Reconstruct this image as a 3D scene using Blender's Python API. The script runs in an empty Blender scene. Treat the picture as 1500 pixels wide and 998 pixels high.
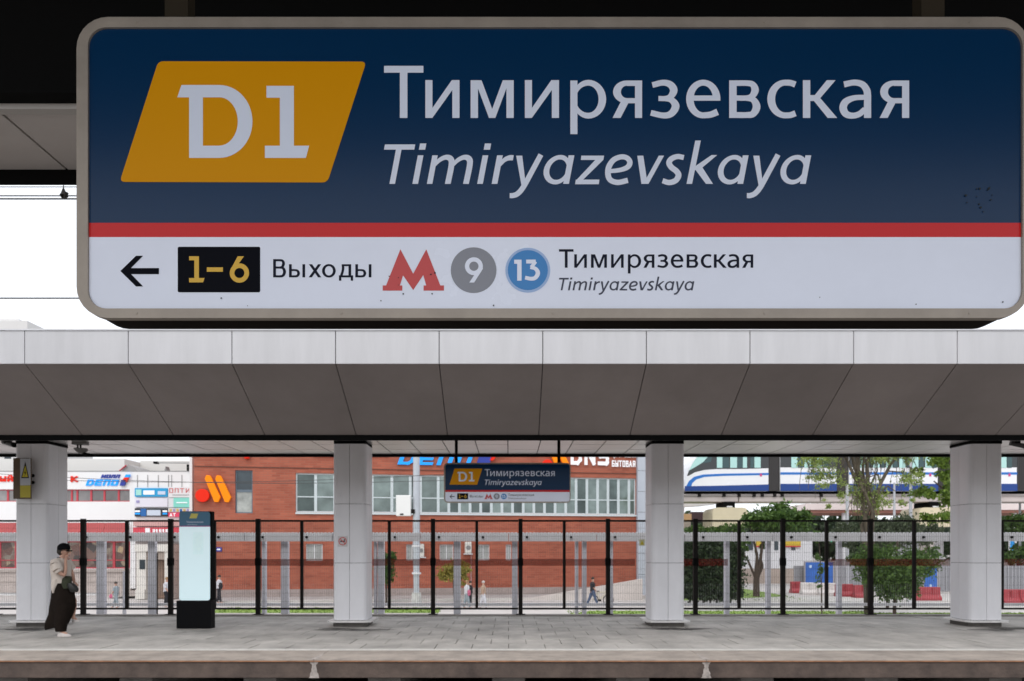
import bpy, bmesh, math, random
from mathutils import Vector, Matrix
from mathutils.geometry import delaunay_2d_cdt
S = bpy.context.scene
COL = S.collection
R = math.radians
rnd = random.Random(7)

# ------------------------------------------------------------------ camera
# 24 mm lens, level, shifted up; eye height 1.6 m over the platforms
CX, HY, F = 745.0, 805.0, 1000.0
cam = bpy.data.cameras.new('camera')
cam.sensor_width = 36.0
cam.lens = 24.0
cam.shift_x = (750.0 - CX) / 1500.0
cam.shift_y = (HY - 499.0) / 1500.0
cam.clip_start = 0.05
cam.clip_end = 3000
cam.dof.use_dof = True
cam.dof.focus_distance = 1.85
cam.dof.aperture_fstop = 9.0
co = bpy.data.objects.new('camera', cam)
co.location = (0, 0, 1.6)
co.rotation_euler = (R(90), 0, 0)
COL.objects.link(co)
S.camera = co

# ------------------------------------------------------------------ sky, sun, exposure
W = bpy.data.worlds.new('World')
S.world = W
W.use_nodes = True
nt = W.node_tree
bg = nt.nodes['Background']
sky = nt.nodes.new('ShaderNodeTexSky')
sky.sky_type = 'NISHITA'
sky.sun_disc = False
sky.sun_elevation = R(50)
sky.sun_rotation = R(200)
sky.air_density = 1.0
sky.dust_density = 4.0
mx = nt.nodes.new('ShaderNodeMix')
mx.data_type = 'RGBA'
mx.inputs[0].default_value = 0.86
mx.inputs[7].default_value = (8.6, 8.9, 9.4, 1)
nt.links.new(sky.outputs[0], mx.inputs[6])
nt.links.new(mx.outputs[2], bg.inputs[0])
bg.inputs[1].default_value = 0.13
sl = bpy.data.lights.new('sun', 'SUN')
sl.energy = 0.9
sl.angle = R(35)
sl.color = (1, 0.97, 0.93)
so = bpy.data.objects.new('sun', sl)
so.rotation_euler = (R(40), 0, R(-20))
so.location = (0, 0, 60)
COL.objects.link(so)
S.view_settings.view_transform = 'Standard'
S.view_settings.look = 'None'
S.view_settings.exposure = 0.30
S.view_settings.gamma = 1

# ------------------------------------------------------------------ helpers
def lin(c):
    return tuple(((v / 255.0) / 12.92 if v / 255.0 <= 0.04045 else ((v / 255.0 + 0.055) / 1.055) ** 2.4) for v in c)

MATS = {}
def mat(name, col, rough=0.6, metal=0.0, var=0.0, scale=3.0, bump=0.0, bscale=40.0, rand=0.0, emit=0.0, alpha=1.0, spec=0.5, stretch=None, var2=None, wpos=False):
    """procedural principled material: base colour with noise variation, per-object randomness and fine bump"""
    if name in MATS: return MATS[name]
    m = bpy.data.materials.new(name); m.use_nodes = True
    n = m.node_tree.nodes; l = m.node_tree.links
    p = n['Principled BSDF']
    p.inputs['Roughness'].default_value = rough
    p.inputs['Metallic'].default_value = metal
    p.inputs['Specular IOR Level'].default_value = spec
    p.inputs['Alpha'].default_value = alpha
    tc = n.new('ShaderNodeTexCoord')
    mp = n.new('ShaderNodeMapping')
    if stretch: mp.inputs['Scale'].default_value = stretch
    if wpos: gq = n.new('ShaderNodeNewGeometry'); l.new(gq.outputs['Position'], mp.inputs['Vector'])
    else: l.new(tc.outputs['Object'], mp.inputs['Vector'])
    cur = None
    if var > 0:
        no = n.new('ShaderNodeTexNoise'); no.inputs['Scale'].default_value = scale; no.inputs['Detail'].default_value = 6
        no.inputs['Roughness'].default_value = 0.65
        l.new(mp.outputs[0], no.inputs['Vector'])
        mr = n.new('ShaderNodeMapRange'); mr.inputs[1].default_value = 0.3; mr.inputs[2].default_value = 0.7
        l.new(no.outputs[0], mr.inputs[0])
        mix = n.new('ShaderNodeMix'); mix.data_type = 'RGBA'
        a = tuple(max(0, v * (1 - var)) for v in col); b = tuple(min(1, v * (1 + var)) for v in col)
        if var2: a = var2
        mix.inputs[6].default_value = (*a, 1); mix.inputs[7].default_value = (*b, 1)
        l.new(mr.outputs[0], mix.inputs[0]); cur = mix.outputs[2]
        mr2 = n.new('ShaderNodeMapRange'); mr2.inputs[3].default_value = max(0.02, rough - 0.08); mr2.inputs[4].default_value = min(1, rough + 0.08)
        l.new(no.outputs[0], mr2.inputs[0]); l.new(mr2.outputs[0], p.inputs['Roughness'])
    if rand > 0:
        oi = n.new('ShaderNodeObjectInfo')
        mr = n.new('ShaderNodeMapRange'); mr.inputs[3].default_value = 1 - rand; mr.inputs[4].default_value = 1 + rand
        l.new(oi.outputs['Random'], mr.inputs[0])
        hs = n.new('ShaderNodeHueSaturation')
        l.new(mr.outputs[0], hs.inputs['Value'])
        if cur: l.new(cur, hs.inputs['Color'])
        else: hs.inputs['Color'].default_value = (*col, 1)
        cur = hs.outputs[0]
    if cur: l.new(cur, p.inputs['Base Color'])
    else: p.inputs['Base Color'].default_value = (*col, 1)
    if bump > 0:
        no = n.new('ShaderNodeTexNoise'); no.inputs['Scale'].default_value = bscale; no.inputs['Detail'].default_value = 4
        l.new(mp.outputs[0], no.inputs['Vector'])
        bp = n.new('ShaderNodeBump'); bp.inputs['Strength'].default_value = bump; bp.inputs['Distance'].default_value = 0.02
        l.new(no.outputs[0], bp.inputs['Height']); l.new(bp.outputs[0], p.inputs['Normal'])
    if emit > 0:
        p.inputs['Emission Color'].default_value = (*col, 1); p.inputs['Emission Strength'].default_value = emit
    MATS[name] = m
    return m

def leaf_mat(name, c0, c1):
    m = bpy.data.materials.new(name); m.use_nodes = True
    n = m.node_tree.nodes; l = m.node_tree.links; p = n['Principled BSDF']
    g = n.new('ShaderNodeNewGeometry'); mix = n.new('ShaderNodeMix'); mix.data_type = 'RGBA'
    mix.inputs[6].default_value = (*c0, 1); mix.inputs[7].default_value = (*c1, 1)
    l.new(g.outputs['Random Per Island'], mix.inputs[0]); l.new(mix.outputs[2], p.inputs['Base Color'])
    p.inputs['Roughness'].default_value = 0.55
    tr = n.new('ShaderNodeBsdfTranslucent'); ms = n.new('ShaderNodeMixShader'); ms.inputs[0].default_value = 0.3
    l.new(mix.outputs[2], tr.inputs['Color']); l.new(p.outputs[0], ms.inputs[1]); l.new(tr.outputs[0], ms.inputs[2])
    l.new(ms.outputs[0], n['Material Output'].inputs['Surface'])
    return m

def tag(o, label=None, cat=None, group=None, kind=None):
    if label: o['label'] = label
    if cat: o['category'] = cat
    if group: o['group'] = group
    if kind: o['kind'] = kind
    return o

def thing(name, label, cat, loc=(0, 0, 0), rz=0, group=None):
    o = bpy.data.objects.new(name, None); COL.objects.link(o)
    o.empty_display_size = 0.3
    o.location = loc; o.rotation_euler = (0, 0, rz)
    return tag(o, label, cat, group)

class MB:
    """collects shapes into one mesh; coordinates are local to the thing (world minus off)"""
    def __init__(s, off=(0, 0, 0)):
        s.v = []; s.f = []; s.o = off
    def add(s, vs, fs):
        b = len(s.v); ox, oy, oz = s.o
        s.v += [(x - ox, y - oy, z - oz) for x, y, z in vs]
        s.f += [tuple(i + b for i in f) for f in fs]
        return s
    def box(s, x0, x1, y0, y1, z0, z1):
        return s.add([(x0, y0, z0), (x1, y0, z0), (x1, y1, z0), (x0, y1, z0), (x0, y0, z1), (x1, y0, z1), (x1, y1, z1), (x0, y1, z1)],
                     [(0, 3, 2, 1), (4, 5, 6, 7), (0, 1, 5, 4), (1, 2, 6, 5), (2, 3, 7, 6), (3, 0, 4, 7)])
    def quad(s, *p):
        return s.add(p, [tuple(range(len(p)))])
    def prism(s, pts, y0, y1):
        """polygon in xz (any winding) extruded from y0 (front) to y1"""
        a = sum(pts[i][0] * pts[(i + 1) % len(pts)][1] - pts[(i + 1) % len(pts)][0] * pts[i][1] for i in range(len(pts)))
        if a < 0: pts = pts[::-1]
        n = len(pts)
        vs = [(x, y0, z) for x, z in pts] + [(x, y1, z) for x, z in pts]
        fs = [tuple(range(n)), tuple(range(2 * n - 1, n - 1, -1))] + [(i, i + n, (i + 1) % n + n, (i + 1) % n) for i in range(n)]
        return s.add(vs, fs)
    def xprism(s, pts, x0, x1):
        """polygon in yz extruded along x"""
        a = sum(pts[i][0] * pts[(i + 1) % len(pts)][1] - pts[(i + 1) % len(pts)][0] * pts[i][1] for i in range(len(pts)))
        if a < 0: pts = pts[::-1]
        n = len(pts)
        vs = [(x0, y, z) for y, z in pts] + [(x1, y, z) for y, z in pts]
        fs = [tuple(range(n - 1, -1, -1)), tuple(range(n, 2 * n))] + [(i, (i + 1) % n, (i + 1) % n + n, i + n) for i in range(n)]
        return s.add(vs, fs)
    def zprism(s, pts, z0, z1):
        a = sum(pts[i][0] * pts[(i + 1) % len(pts)][1] - pts[(i + 1) % len(pts)][0] * pts[i][1] for i in range(len(pts)))
        if a < 0: pts = pts[::-1]
        n = len(pts)
        vs = [(x, y, z0) for x, y in pts] + [(x, y, z1) for x, y in pts]
        fs = [tuple(range(n - 1, -1, -1)), tuple(range(n, 2 * n))] + [(i, (i + 1) % n, (i + 1) % n + n, i + n) for i in range(n)]
        return s.add(vs, fs)
    def cyl(s, p0, p1, r0, r1=None, n=8):
        if r1 is None: r1 = r0
        p0 = Vector(p0); p1 = Vector(p1); d = (p1 - p0)
        if d.length < 1e-6: return s
        d.normalize()
        u = d.orthogonal().normalized(); w = d.cross(u)
        vs = []
        for p, r in ((p0, r0), (p1, r1)):
            for i in range(n):
                a = 2 * math.pi * i / n
                vs.append(tuple(p + u * (r * math.cos(a)) + w * (r * math.sin(a))))
        fs = [(i, (i + 1) % n, (i + 1) % n + n, i + n) for i in range(n)] + [tuple(range(n - 1, -1, -1)), tuple(range(n, 2 * n))]
        return s.add(vs, fs)
    def tube(s, pts, n=8):
        for a, b in zip(pts, pts[1:]): s.cyl(a[:3], b[:3], a[3], b[3], n)
        return s
    def loft(s, rings, n=16, cap=True):
        """rings: (cx,cy,cz,rx,ry[,tilt_x]) horizontal ellipses bottom to top"""
        b = []; vs = []
        for r in rings:
            cx, cy, cz, rx, ry = r[:5]; t = r[5] if len(r) > 5 else 0
            wv = r[6] if len(r) > 6 else 0
            for i in range(n):
                a = 2 * math.pi * i / n
                k = 1 + wv * math.sin(a * 5 + cz * 3)
                vs.append((cx + rx * k * math.cos(a), cy + ry * k * math.sin(a), cz + t * math.cos(a) * rx))
        fs = []
        for j in range(len(rings) - 1):
            for i in range(n):
                fs.append((j * n + i, j * n + (i + 1) % n, (j + 1) * n + (i + 1) % n, (j + 1) * n + i))
        if cap:
            fs.append(tuple(range(n - 1, -1, -1))); fs.append(tuple(range((len(rings) - 1) * n, len(rings) * n)))
        return s.add(vs, fs)
    def ball(s, c, rx, ry, rz, n=12, m=8, z0=-1, z1=1):
        vs = []; fs = []
        for j in range(m + 1):
            t = -math.pi / 2 + math.pi * j / m
            zz = max(z0, min(z1, math.sin(t))); k = math.sqrt(max(0, 1 - zz * zz)) if z0 > -1 or z1 < 1 else math.cos(t)
            for i in range(n):
                a = 2 * math.pi * i / n
                vs.append((c[0] + rx * k * math.cos(a), c[1] + ry * k * math.sin(a), c[2] + rz * zz))
        for j in range(m):
            for i in range(n):
                fs.append((j * n + i, j * n + (i + 1) % n, (j + 1) * n + (i + 1) % n, (j + 1) * n + i))
        return s.add(vs, fs)
    def mesh(s, name):
        me = bpy.data.meshes.new(name); me.from_pydata(s.v, [], s.f); me.validate(); return me
    def build(s, name, m, parent=None, smooth=False, bevel=0, solid=0, kind=None, label=None):
        me = s.mesh(name); me.materials.append(m)
        if smooth:
            for p in me.polygons: p.use_smooth = True
            try: me.set_sharp_from_angle(angle=R(45))
            except Exception: pass
        o = bpy.data.objects.new(name, me); COL.objects.link(o)
        if parent: o.parent = parent
        if bevel:
            b = o.modifiers.new('bevel', 'BEVEL'); b.width = bevel; b.segments = 2; b.limit_method = 'ANGLE'
        if solid:
            b = o.modifiers.new('solid', 'SOLIDIFY'); b.thickness = solid; b.offset = 1
        if kind: o['kind'] = kind
        if label: o['label'] = label
        return o

def link_copy(src, parent, loc=None, name=None):
    c = src.copy(); COL.objects.link(c); c.parent = parent
    if loc is not None: c.location = loc
    return c
def copy_tree(o, parent=None):
    c = o.copy(); COL.objects.link(c); c.parent = parent
    for ch in [x for x in COL.objects if x.parent == o]: copy_tree(ch, c)
    return c

def X(px, D): return (px - CX) / F * D
def Z(py, D): return 1.6 + (HY - py) / F * D

# ------------------------------------------------------------------ lettering
def catmull(p, k=6):
    if len(p) < 3: return p
    q = [tuple(2 * a - b for a, b in zip(p[0], p[1]))] + p + [tuple(2 * a - b for a, b in zip(p[-1], p[-2]))]
    out = []
    for i in range(1, len(q) - 2):
        for j in range(k):
            t = j / k
            out.append(tuple(0.5 * (2 * b + (c - a) * t + (2 * a - 5 * b + 4 * c - d) * t * t + (3 * b - a - 3 * c + d) * t ** 3)
                             for a, b, c, d in zip(q[i - 1], q[i], q[i + 1], q[i + 2])))
    out.append(p[-1]); return out
def stroke(p, smooth=True):
    c = catmull(p) if smooth else p
    L = []; Rr = []
    for i, (x, y, w) in enumerate(c):
        a = c[max(0, i - 1)]; b = c[min(len(c) - 1, i + 1)]
        dx, dy = b[0] - a[0], b[1] - a[1]; d = math.hypot(dx, dy) or 1
        nx, ny = -dy / d * w / 2, dx / d * w / 2
        L.append((x + nx, y + ny)); Rr.append((x - nx, y - ny))
    return [[L[i], L[i + 1], Rr[i + 1], Rr[i]] for i in range(len(c) - 1)]
def ring(cx, cy, rxo, ryo, rxi, ryi, a0, a1, n=18):
    out = []
    for i in range(n):
        t0 = R(a0 + (a1 - a0) * i / n); t1 = R(a0 + (a1 - a0) * (i + 1) / n)
        out.append([(cx + rxo * math.cos(t0), cy + ryo * math.sin(t0)), (cx + rxo * math.cos(t1), cy + ryo * math.sin(t1)),
                    (cx + rxi * math.cos(t1), cy + ryi * math.sin(t1)), (cx + rxi * math.cos(t0), cy + ryi * math.sin(t0))])
    return out
def rect(x0, y0, x1, y1): return [[(x0, y0), (x1, y0), (x1, y1), (x0, y1)]]
def segs(lines, w):
    """block letters: each segment a bar with square ends"""
    out = []
    for pl in lines:
        for (x0, y0), (x1, y1) in zip(pl, pl[1:]):
            d = math.hypot(x1 - x0, y1 - y0); ux, uy = (x1 - x0) / d * w / 2, (y1 - y0) / d * w / 2
            ax, ay, bx, by = x0 - ux, y0 - uy, x1 + ux, y1 + uy
            out.append([(ax - uy, ay + ux), (bx - uy, by + ux), (bx + uy, by - ux), (ax + uy, ay - ux)])
    return out
def union(polys):
    vs = []; fs = []
    for p in polys:
        a = sum(p[i][0] * p[(i + 1) % len(p)][1] - p[(i + 1) % len(p)][0] * p[i][1] for i in range(len(p)))
        if abs(a) < 1e-6: continue
        if a < 0: p = p[::-1]
        b = len(vs); vs += [Vector(q) for q in p]; fs.append(list(range(b, b + len(p))))
    r = delaunay_2d_cdt(vs, [], fs, 0, 1e-4)
    V2 = [tuple(v) for v in r[0]]; out = []
    P = [([vs[i] for i in f]) for f in fs]
    bx = [(min(p[0] for p in q), max(p[0] for p in q), min(p[1] for p in q), max(p[1] for p in q)) for q in P]
    for f in r[2]:
        cx = sum(V2[i][0] for i in f) / len(f); cy = sum(V2[i][1] for i in f) / len(f)
        for q, b in zip(P, bx):
            if not (b[0] <= cx <= b[1] and b[2] <= cy <= b[3]): continue
            ins = False
            for i in range(len(q)):
                x1, y1 = q[i]; x2, y2 = q[i - 1]
                if (y1 > cy) != (y2 > cy) and cx < (x2 - x1) * (cy - y1) / (y2 - y1) + x1: ins = not ins
            if ins: out.append(tuple(f)); break
    return V2, out

GL = {}
def shear(polys, k=0.19): return [[(x + k * y, y) for x, y in p] for p in polys]
def g(ch, adv, polys): GL[ch] = (adv, union(polys))
I_ = rect(0, 0, 10.4, 55.6) + rect(39.6, 0, 50.1, 55.6) + [[(10.2, 0), (39.8, 41.3), (39.8, 55.6), (38.9, 55.6), (10.2, 14.4)]]
g('Т', 60.7, rect(0, 66.5, 57.7, 76.5) + rect(23.2, 0, 34.3, 67))
g('и', 66.5, I_)
g('м', 79.7, rect(0, 0, 10.8, 55.4) + rect(52.6, 0, 63.3, 55.4) + [[(6.3, 55.4), (16, 55.4), (36.5, 0), (27, 0)], [(57, 55.4), (47.3, 55.4), (26.8, 0), (36.3, 0)]])
g('р', 62.0, rect(0, -23.8, 10.4, 55) + ring(26.3, 27.5, 26.3, 28.5, 15.2, 20, -90, 90) + ring(26.3, 27.5, 23.5, 28.5, 18, 20, 90, 270))
g('я', 55.9, rect(33, 0, 43.4, 55) + rect(21, 47, 34, 55) + rect(21, 21.5, 34, 29.1) + ring(21, 38.25, 20.2, 16.75, 8.7, 9.1, 90, 270) + [[(0, 0), (11.9, 0), (23.3, 22), (12.3, 24)]])
g('з', 52.2, stroke([(2.6, 48.3, 8.4), (18, 51.8, 8.6), (29, 49, 10), (34, 40.5, 11.2), (29.5, 31.5, 9), (22, 28.6, 7.5), (11.6, 28.6, 7.5)])
  + stroke([(20, 28.6, 7.5), (30.5, 26.5, 8.8), (36.8, 17.3, 11.4), (30.5, 6.5, 10), (19, 3.6, 8.6), (0.3, 7.5, 8.4)]))
g('е', 63.3, ring(25.2, 27.8, 25.2, 28.4, 14.2, 19.7, -5, 270, 28) + rect(7, 25.3, 49.9, 33) + stroke([(25, 3.75, 8.7), (36, 4.9, 9.2), (46.3, 9, 9.8)]))
g('в', 56.0, rect(0, 0, 10.9, 55.2) + stroke([(9, 51.1, 8.2), (26, 51.1, 8.2), (34.5, 49, 9.2), (38, 40.8, 11), (33.5, 32, 9), (25, 29.3, 7.8), (9, 29.3, 7.8)])
  + stroke([(24, 29.3, 7.8), (35, 27, 9), (40.2, 16.6, 11.5), (35, 6, 9.8), (25, 4.3, 8.6), (9, 4.3, 8.6)]))
g('с', 52.3, ring(26.5, 27.8, 26.5, 28.4, 15, 19.8, 90, 270, 22) + stroke([(26.4, 51.9, 8.6), (34, 51.5, 8.7), (41.2, 49, 9)]) + stroke([(26.4, 3.7, 8.6), (34, 4.2, 8.7), (41.4, 6.9, 9)]))
g('к', 53.2, rect(0, 0, 10.8, 55.5) + [[(10, 24.9), (16.2, 24.9), (25.6, 29), (17.5, 33.6), (10, 33.6)], [(16.4, 32.2), (35.1, 55.5), (48, 55.5), (25.4, 29), (16.2, 27)], [(16.2, 31), (25.6, 29), (50.4, 0), (36.4, 0), (16.2, 24.9)]])
g('а', 59.5, rect(36.5, 0, 47, 34) + stroke([(7.2, 49.3, 8.8), (22, 52, 8.6), (34, 49.3, 9.6), (40.5, 41, 10.5), (41.75, 32, 10.5)])
  + stroke([(38, 30.4, 7.4), (22, 29.4, 8), (10, 24, 10.2), (5.9, 15, 11.2), (10, 6, 10.4), (20, 3.3, 8.7), (30, 6, 8.6), (38, 13, 8)]))
# more glyphs for the small print
g('В', 64.0, rect(0, 0, 11.3, 76.5) + stroke([(9, 72, 9), (28, 72, 9), (38, 69, 10), (42, 58, 11.5), (37, 45, 10), (28, 41.5, 8.6), (9, 41.5, 8.6)])
  + stroke([(26, 41.5, 8.6), (40, 38.5, 10), (46, 23, 12), (40, 8, 10.4), (28, 4.5, 9), (9, 4.5, 9)]))
g('ы', 79.0, rect(0, 0, 10.9, 55.2) + stroke([(9, 30.5, 8), (24, 30.5, 8), (34, 27.5, 9.4), (38.5, 17, 11), (34, 6.6, 9.6), (24, 4.3, 8.6), (9, 4.3, 8.6)]) + rect(54, 0, 64.8, 55.2))
g('х', 54.0, [[(0, 0), (13, 0), (50.5, 55.2), (38, 55.2)], [(50.8, 0), (38, 0), (1, 55.2), (13.8, 55.2)]])
g('о', 68.0, ring(27.5, 27.6, 27.5, 28.5, 16.2, 19.8, 0, 360, 32))
g('д', 66.0, rect(11, 47, 49, 55.2) + rect(38.5, 0, 49.2, 55.2) + rect(0, 0, 57, 8.4) + rect(0, -14, 9.6, 8.4) + rect(47.5, -14, 57, 8.4) + stroke([(16.5, 55.2, 10), (15.8, 30, 10), (8.5, 4, 10)]))
LT = {'Т': 562.0, 'и': 622.7}
CYR_X = [562.0, 622.7, 689.2, 768.9, 835.7, 897.7, 953.6, 1005.8, 1069.1, 1125.1, 1177.4, 1230.6, 1290.1]
# italic Latin, already slanted
def it(ch, polys): GL['i' + ch] = (0, union(polys))
it('T', shear(rect(0, 50.3, 44.5, 58) + rect(17.6, 0, 25.8, 51)))
it('i', shear(rect(0, 0, 8.3, 42) + rect(0, 50.2, 9.3, 59.4)))
it('m', shear(rect(0, 0, 8, 42) + stroke([(4, 25, 5), (12, 35, 6.6), (21, 39.2, 7.3), (28.3, 36.2, 8.2), (30.9, 27, 8.5), (30.7, 0, 8.5)]) + stroke([(31, 25, 5), (39, 35, 6.6), (48, 39.2, 7.3), (55.3, 36.2, 8.2), (57.8, 27, 8.5), (57.4, 0, 8.5)])))
it('r', shear(rect(0, 0, 8.4, 42) + stroke([(4, 24, 5), (11, 34, 6.6), (17.5, 38, 7.7), (24.5, 38.4, 7.8)])))
it('y', [[(10.1, 41.5), (19, 41.5), (23.2, 7), (22, -3), (17.8, -1.9)]] + stroke([(46.5, 43, 7.7), (33.5, 18.8, 7.8), (21, -4, 7.8), (13, -13.8, 7.8), (6, -17, 7.6), (0.6, -17.2, 7.4)]))
it('a', shear(rect(32.4, 0, 40.9, 42) + ring(21, 20.9, 21, 21.7, 12.6, 15, 90, 270) + ring(21, 20.9, 18, 21.7, 12.6, 15, -90, 90)))
it('z', [[(9.2, 41.5), (42.6, 41.5), (41.5, 35.2), (30, 35.2), (8.4, 35.2)], [(30, 35.6), (41.8, 35.6), (11.6, 6), (0.6, 4.2)], [(0.8, 4.6), (1, 6.3), (35.7, 6.3), (34.8, -0.5), (0, -0.5)]])
it('e', stroke([(9.5, 18.6, 6), (25.5, 20.6, 6.6), (36, 24.9, 7.5), (39.2, 31.8, 8), (35, 38, 7.6), (26, 39.6, 7.6), (14.5, 34.5, 8), (7.4, 22, 8.4), (9, 7.5, 8.2), (20.5, 2.2, 7.8), (36.2, 5.2, 7.8)]))
it('v', [[(0, 41.5), (8.9, 41.5), (15, 1), (15, 0), (6.1, 0)], [(31.7, 41.5), (39.4, 41.5), (16.5, 0), (8.9, 0)]])
it('s', stroke([(32, 38.7, 7.6), (23, 40.2, 7.6), (14, 37, 8), (10.3, 30.8, 8.4), (14, 24.2, 8.4), (21, 18.8, 8.4), (24.3, 12.6, 8.6), (20, 5, 8.2), (10.4, 2, 7.8), (0.8, 4.7, 7.6)]))
it('k', [[(0, 0), (8.2, 0), (21, 63.7), (12.8, 63.7)], [(12.6, 24.5), (14, 26.8), (36.8, 42.4), (45.1, 42.4), (23, 23.8), (12, 20)], [(12.4, 25), (23.2, 24.3), (38.9, 0), (28.5, 0), (12, 22.2)]])
ITA = [('T', 552.3), ('i', 603.6), ('m', 624.9), ('i', 698.8), ('r', 720.1), ('y', 746), ('a', 792.7), ('z', 842.7), ('e', 884), ('v', 934), ('s', 970.4), ('k', 1006.4), ('a', 1048.7), ('y', 1094.4), ('a', 1140.7)]

def put(glyph, X0, Y0, sx, sy, out):
    vs, fs = GL[glyph][1]; b = len(out[0])
    out[0].extend([(X0 + x * sx, Y0 + y * sy) for x, y in vs]); out[1].extend([tuple(i + b for i in f) for f in fs])
def station_cyr(x0, base, sx, sy):
    """the station name; x0 is the left edge, base the baseline, in sign pixels (y down)"""
    o = ([], [])
    for ch, gx in zip('Тимирязевская', CYR_X): put(ch, x0 + (gx - 562) * sx, -base, sx, sy, o)
    return o
def station_lat(x0, base, sx, sy):
    o = ([], [])
    for ch, gx in ITA: put('i' + ch, x0 + (gx - 562) * sx, -base, sx, sy, o)
    return o
def polyset(polys):
    """polygons in sign pixels with y down"""
    v, f = union([[(x, -y) for x, y in p] for p in polys]); return (v, f)

BLOCK = {
 'Д': [[(0, -1), (0, .6), (4.6, .6), (4.6, -1)], [(1, .6), (1.8, 5.5), (3.7, 5.5), (3.7, .6)]],
 'Е': [[(4, .6), (.6, .6), (.6, 5.4), (4, 5.4)], [(.6, 3), (3.6, 3)]],
 'П': [[(.6, .6), (.6, 5.4), (3.8, 5.4), (3.8, .6)]],
 'О': [[(.6, .6), (.6, 5.4), (3.9, 5.4), (3.9, .6), (.6, .6)]],
 'М': [[(.6, .6), (.6, 5.2), (2.4, 2.2), (4.2, 5.2), (4.2, .6)]],
 'Л': [[(.4, .6), (1.2, 5.4), (3.6, 5.4), (3.6, .6)]],
 'D': [[(.6, .6), (.6, 5.4), (3, 5.4), (4.1, 4.3), (4.1, 1.7), (3, .6), (.6, .6)]],
 'N': [[(.6, .6), (.6, 5.4), (4, .6), (4, 5.4)]],
 'S': [[(4, 5.4), (.9, 5.4), (.6, 4.8), (.6, 3.4), (1, 3), (3.7, 3), (4, 2.5), (4, 1), (3.6, .6), (.5, .6)]],
 'Т': [[(.3, 5.4), (4, 5.4)], [(2.15, 5.4), (2.15, .6)]],
 'И': [[(.6, 5.4), (.6, .6), (3.9, 5.4), (3.9, .6)]],
 'Й': [[(.6, 5.2), (.6, .6), (3.9, 5.2), (3.9, .6)], [(1.5, 6.8), (3, 6.8)]],
 'К': [[(.6, .6), (.6, 5.4)], [(3.8, 5.4), (.9, 3), (3.8, .6)]],
 'А': [[(.3, .6), (2.1, 5.4), (4, .6)], [(1.2, 2), (3.2, 2)]],
 'Ц': [[(.6, 5.4), (.6, .6), (4.4, .6), (4.4, -.6)], [(3.6, .6), (3.6, 5.4)]],
 'Ф': [[(2.3, .4), (2.3, 5.7)], [(.5, 1.8), (.5, 4.6), (4.1, 4.6), (4.1, 1.8), (.5, 1.8)]],
 'Р': [[(.6, .6), (.6, 5.4), (3.7, 5.4), (3.7, 2.8), (.6, 2.8)]],
 'В': [[(.6, .6), (.6, 5.4), (3.4, 5.4), (3.4, 3.2), (.6, 3.2)], [(3.4, 3.1), (3.9, 2.6), (3.9, .6), (.6, .6)]],
 'Я': [[(3.8, .6), (3.8, 5.4), (.8, 5.4), (.8, 2.9), (3.8, 2.9)], [(2.2, 2.9), (.6, .6)]],
 'Б': [[(3.8, 5.4), (.6, 5.4), (.6, .6), (3.8, .6), (3.8, 3.1), (.6, 3.1)]],
 'Ы': [[(.6, 5.4), (.6, .6), (3, .6), (3, 3), (.6, 3)], [(4.6, 5.4), (4.6, .6)]],
 ' ': []}
def block(text, w=1.15, sh=0.0):
    polys = []; x = 0
    for c in text:
        L = BLOCK[c]
        wd = max([p[0] for l in L for p in l], default=2.5)
        polys += [[(px + x + sh * py, py) for px, py in p] for p in segs(L, w)]
        x += wd + 1.5 + (0.4 if c != ' ' else 0)
    return union(polys), x - 1.5

def flat(o2, mapf):
    """2D mesh -> MB with mapf(x,y)->(x,y,z), faces turned to -Y"""
    m = MB(); m.add([mapf(x, y) for x, y in o2[0]], o2[1]); return m

# ------------------------------------------------------------------ materials
M_ = {}
def white(n, v, **k): return mat(n, (v, v, v * 1.02), **k)
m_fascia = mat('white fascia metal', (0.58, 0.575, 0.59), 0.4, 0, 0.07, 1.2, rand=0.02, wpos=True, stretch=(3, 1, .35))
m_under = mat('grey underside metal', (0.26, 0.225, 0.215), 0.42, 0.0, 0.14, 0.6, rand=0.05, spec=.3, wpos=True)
m_ceil = mat('satin ceiling metal', (0.56, 0.54, 0.53), 0.32, 0.55, 0.06, 1.0, rand=0.05)
m_black = mat('black painted metal', (0.004, 0.004, 0.004), 0.8, spec=0.08)
m_void = mat('black ceiling paint', (0.006, 0.006, 0.006), 0.9, spec=0.1)
m_joint = mat('dark joint filler', (0.02, 0.02, 0.02), 0.9)
m_clad = mat('pale grey cladding metal', (0.78, 0.775, 0.80), 0.38, 0.0, 0.05, 1.2, rand=0.03, wpos=True, stretch=(2, 2, .8))
m_steel = mat('brushed steel', (0.5, 0.48, 0.46), 0.4, 0.6, 0.1, 4)
m_conc = mat('weathered concrete', (0.26, 0.24, 0.22), 0.85, 0, 0.3, 2.5, 0.3, 30)
m_tile = mat('grey paving stone', (0.47, 0.445, 0.415), 0.8, 0, 0.3, 1.3, 0.25, 60, rand=0.05, wpos=True)
m_grout = mat('dark sandy joint', (0.22, 0.205, 0.19), 0.95)
m_edge = mat('beige edge stone', (0.40, 0.345, 0.30), 0.8, 0, 0.3, 2.2, 0.2, 50, rand=0.04, wpos=True)
m_edgeline = mat('white edge line paint', (0.68, 0.66, 0.62), 0.7, 0, 0.15, 6)
m_face = mat('rusty brown platform face', (0.115, 0.085, 0.07), 0.85, 0, 0.35, 3.0, 0.3, 25, var2=(0.07, 0.052, 0.045))
m_stain = mat('white lime stain', (0.44, 0.39, 0.36), 0.9, 0, 0.45, 14)
m_rust = mat('orange rust line', (0.35, 0.17, 0.09), 0.9, 0, 0.4, 8)
m_fence = mat('dark fence steel', (0.010, 0.008, 0.007), 0.6, 0, spec=.15)
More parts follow.
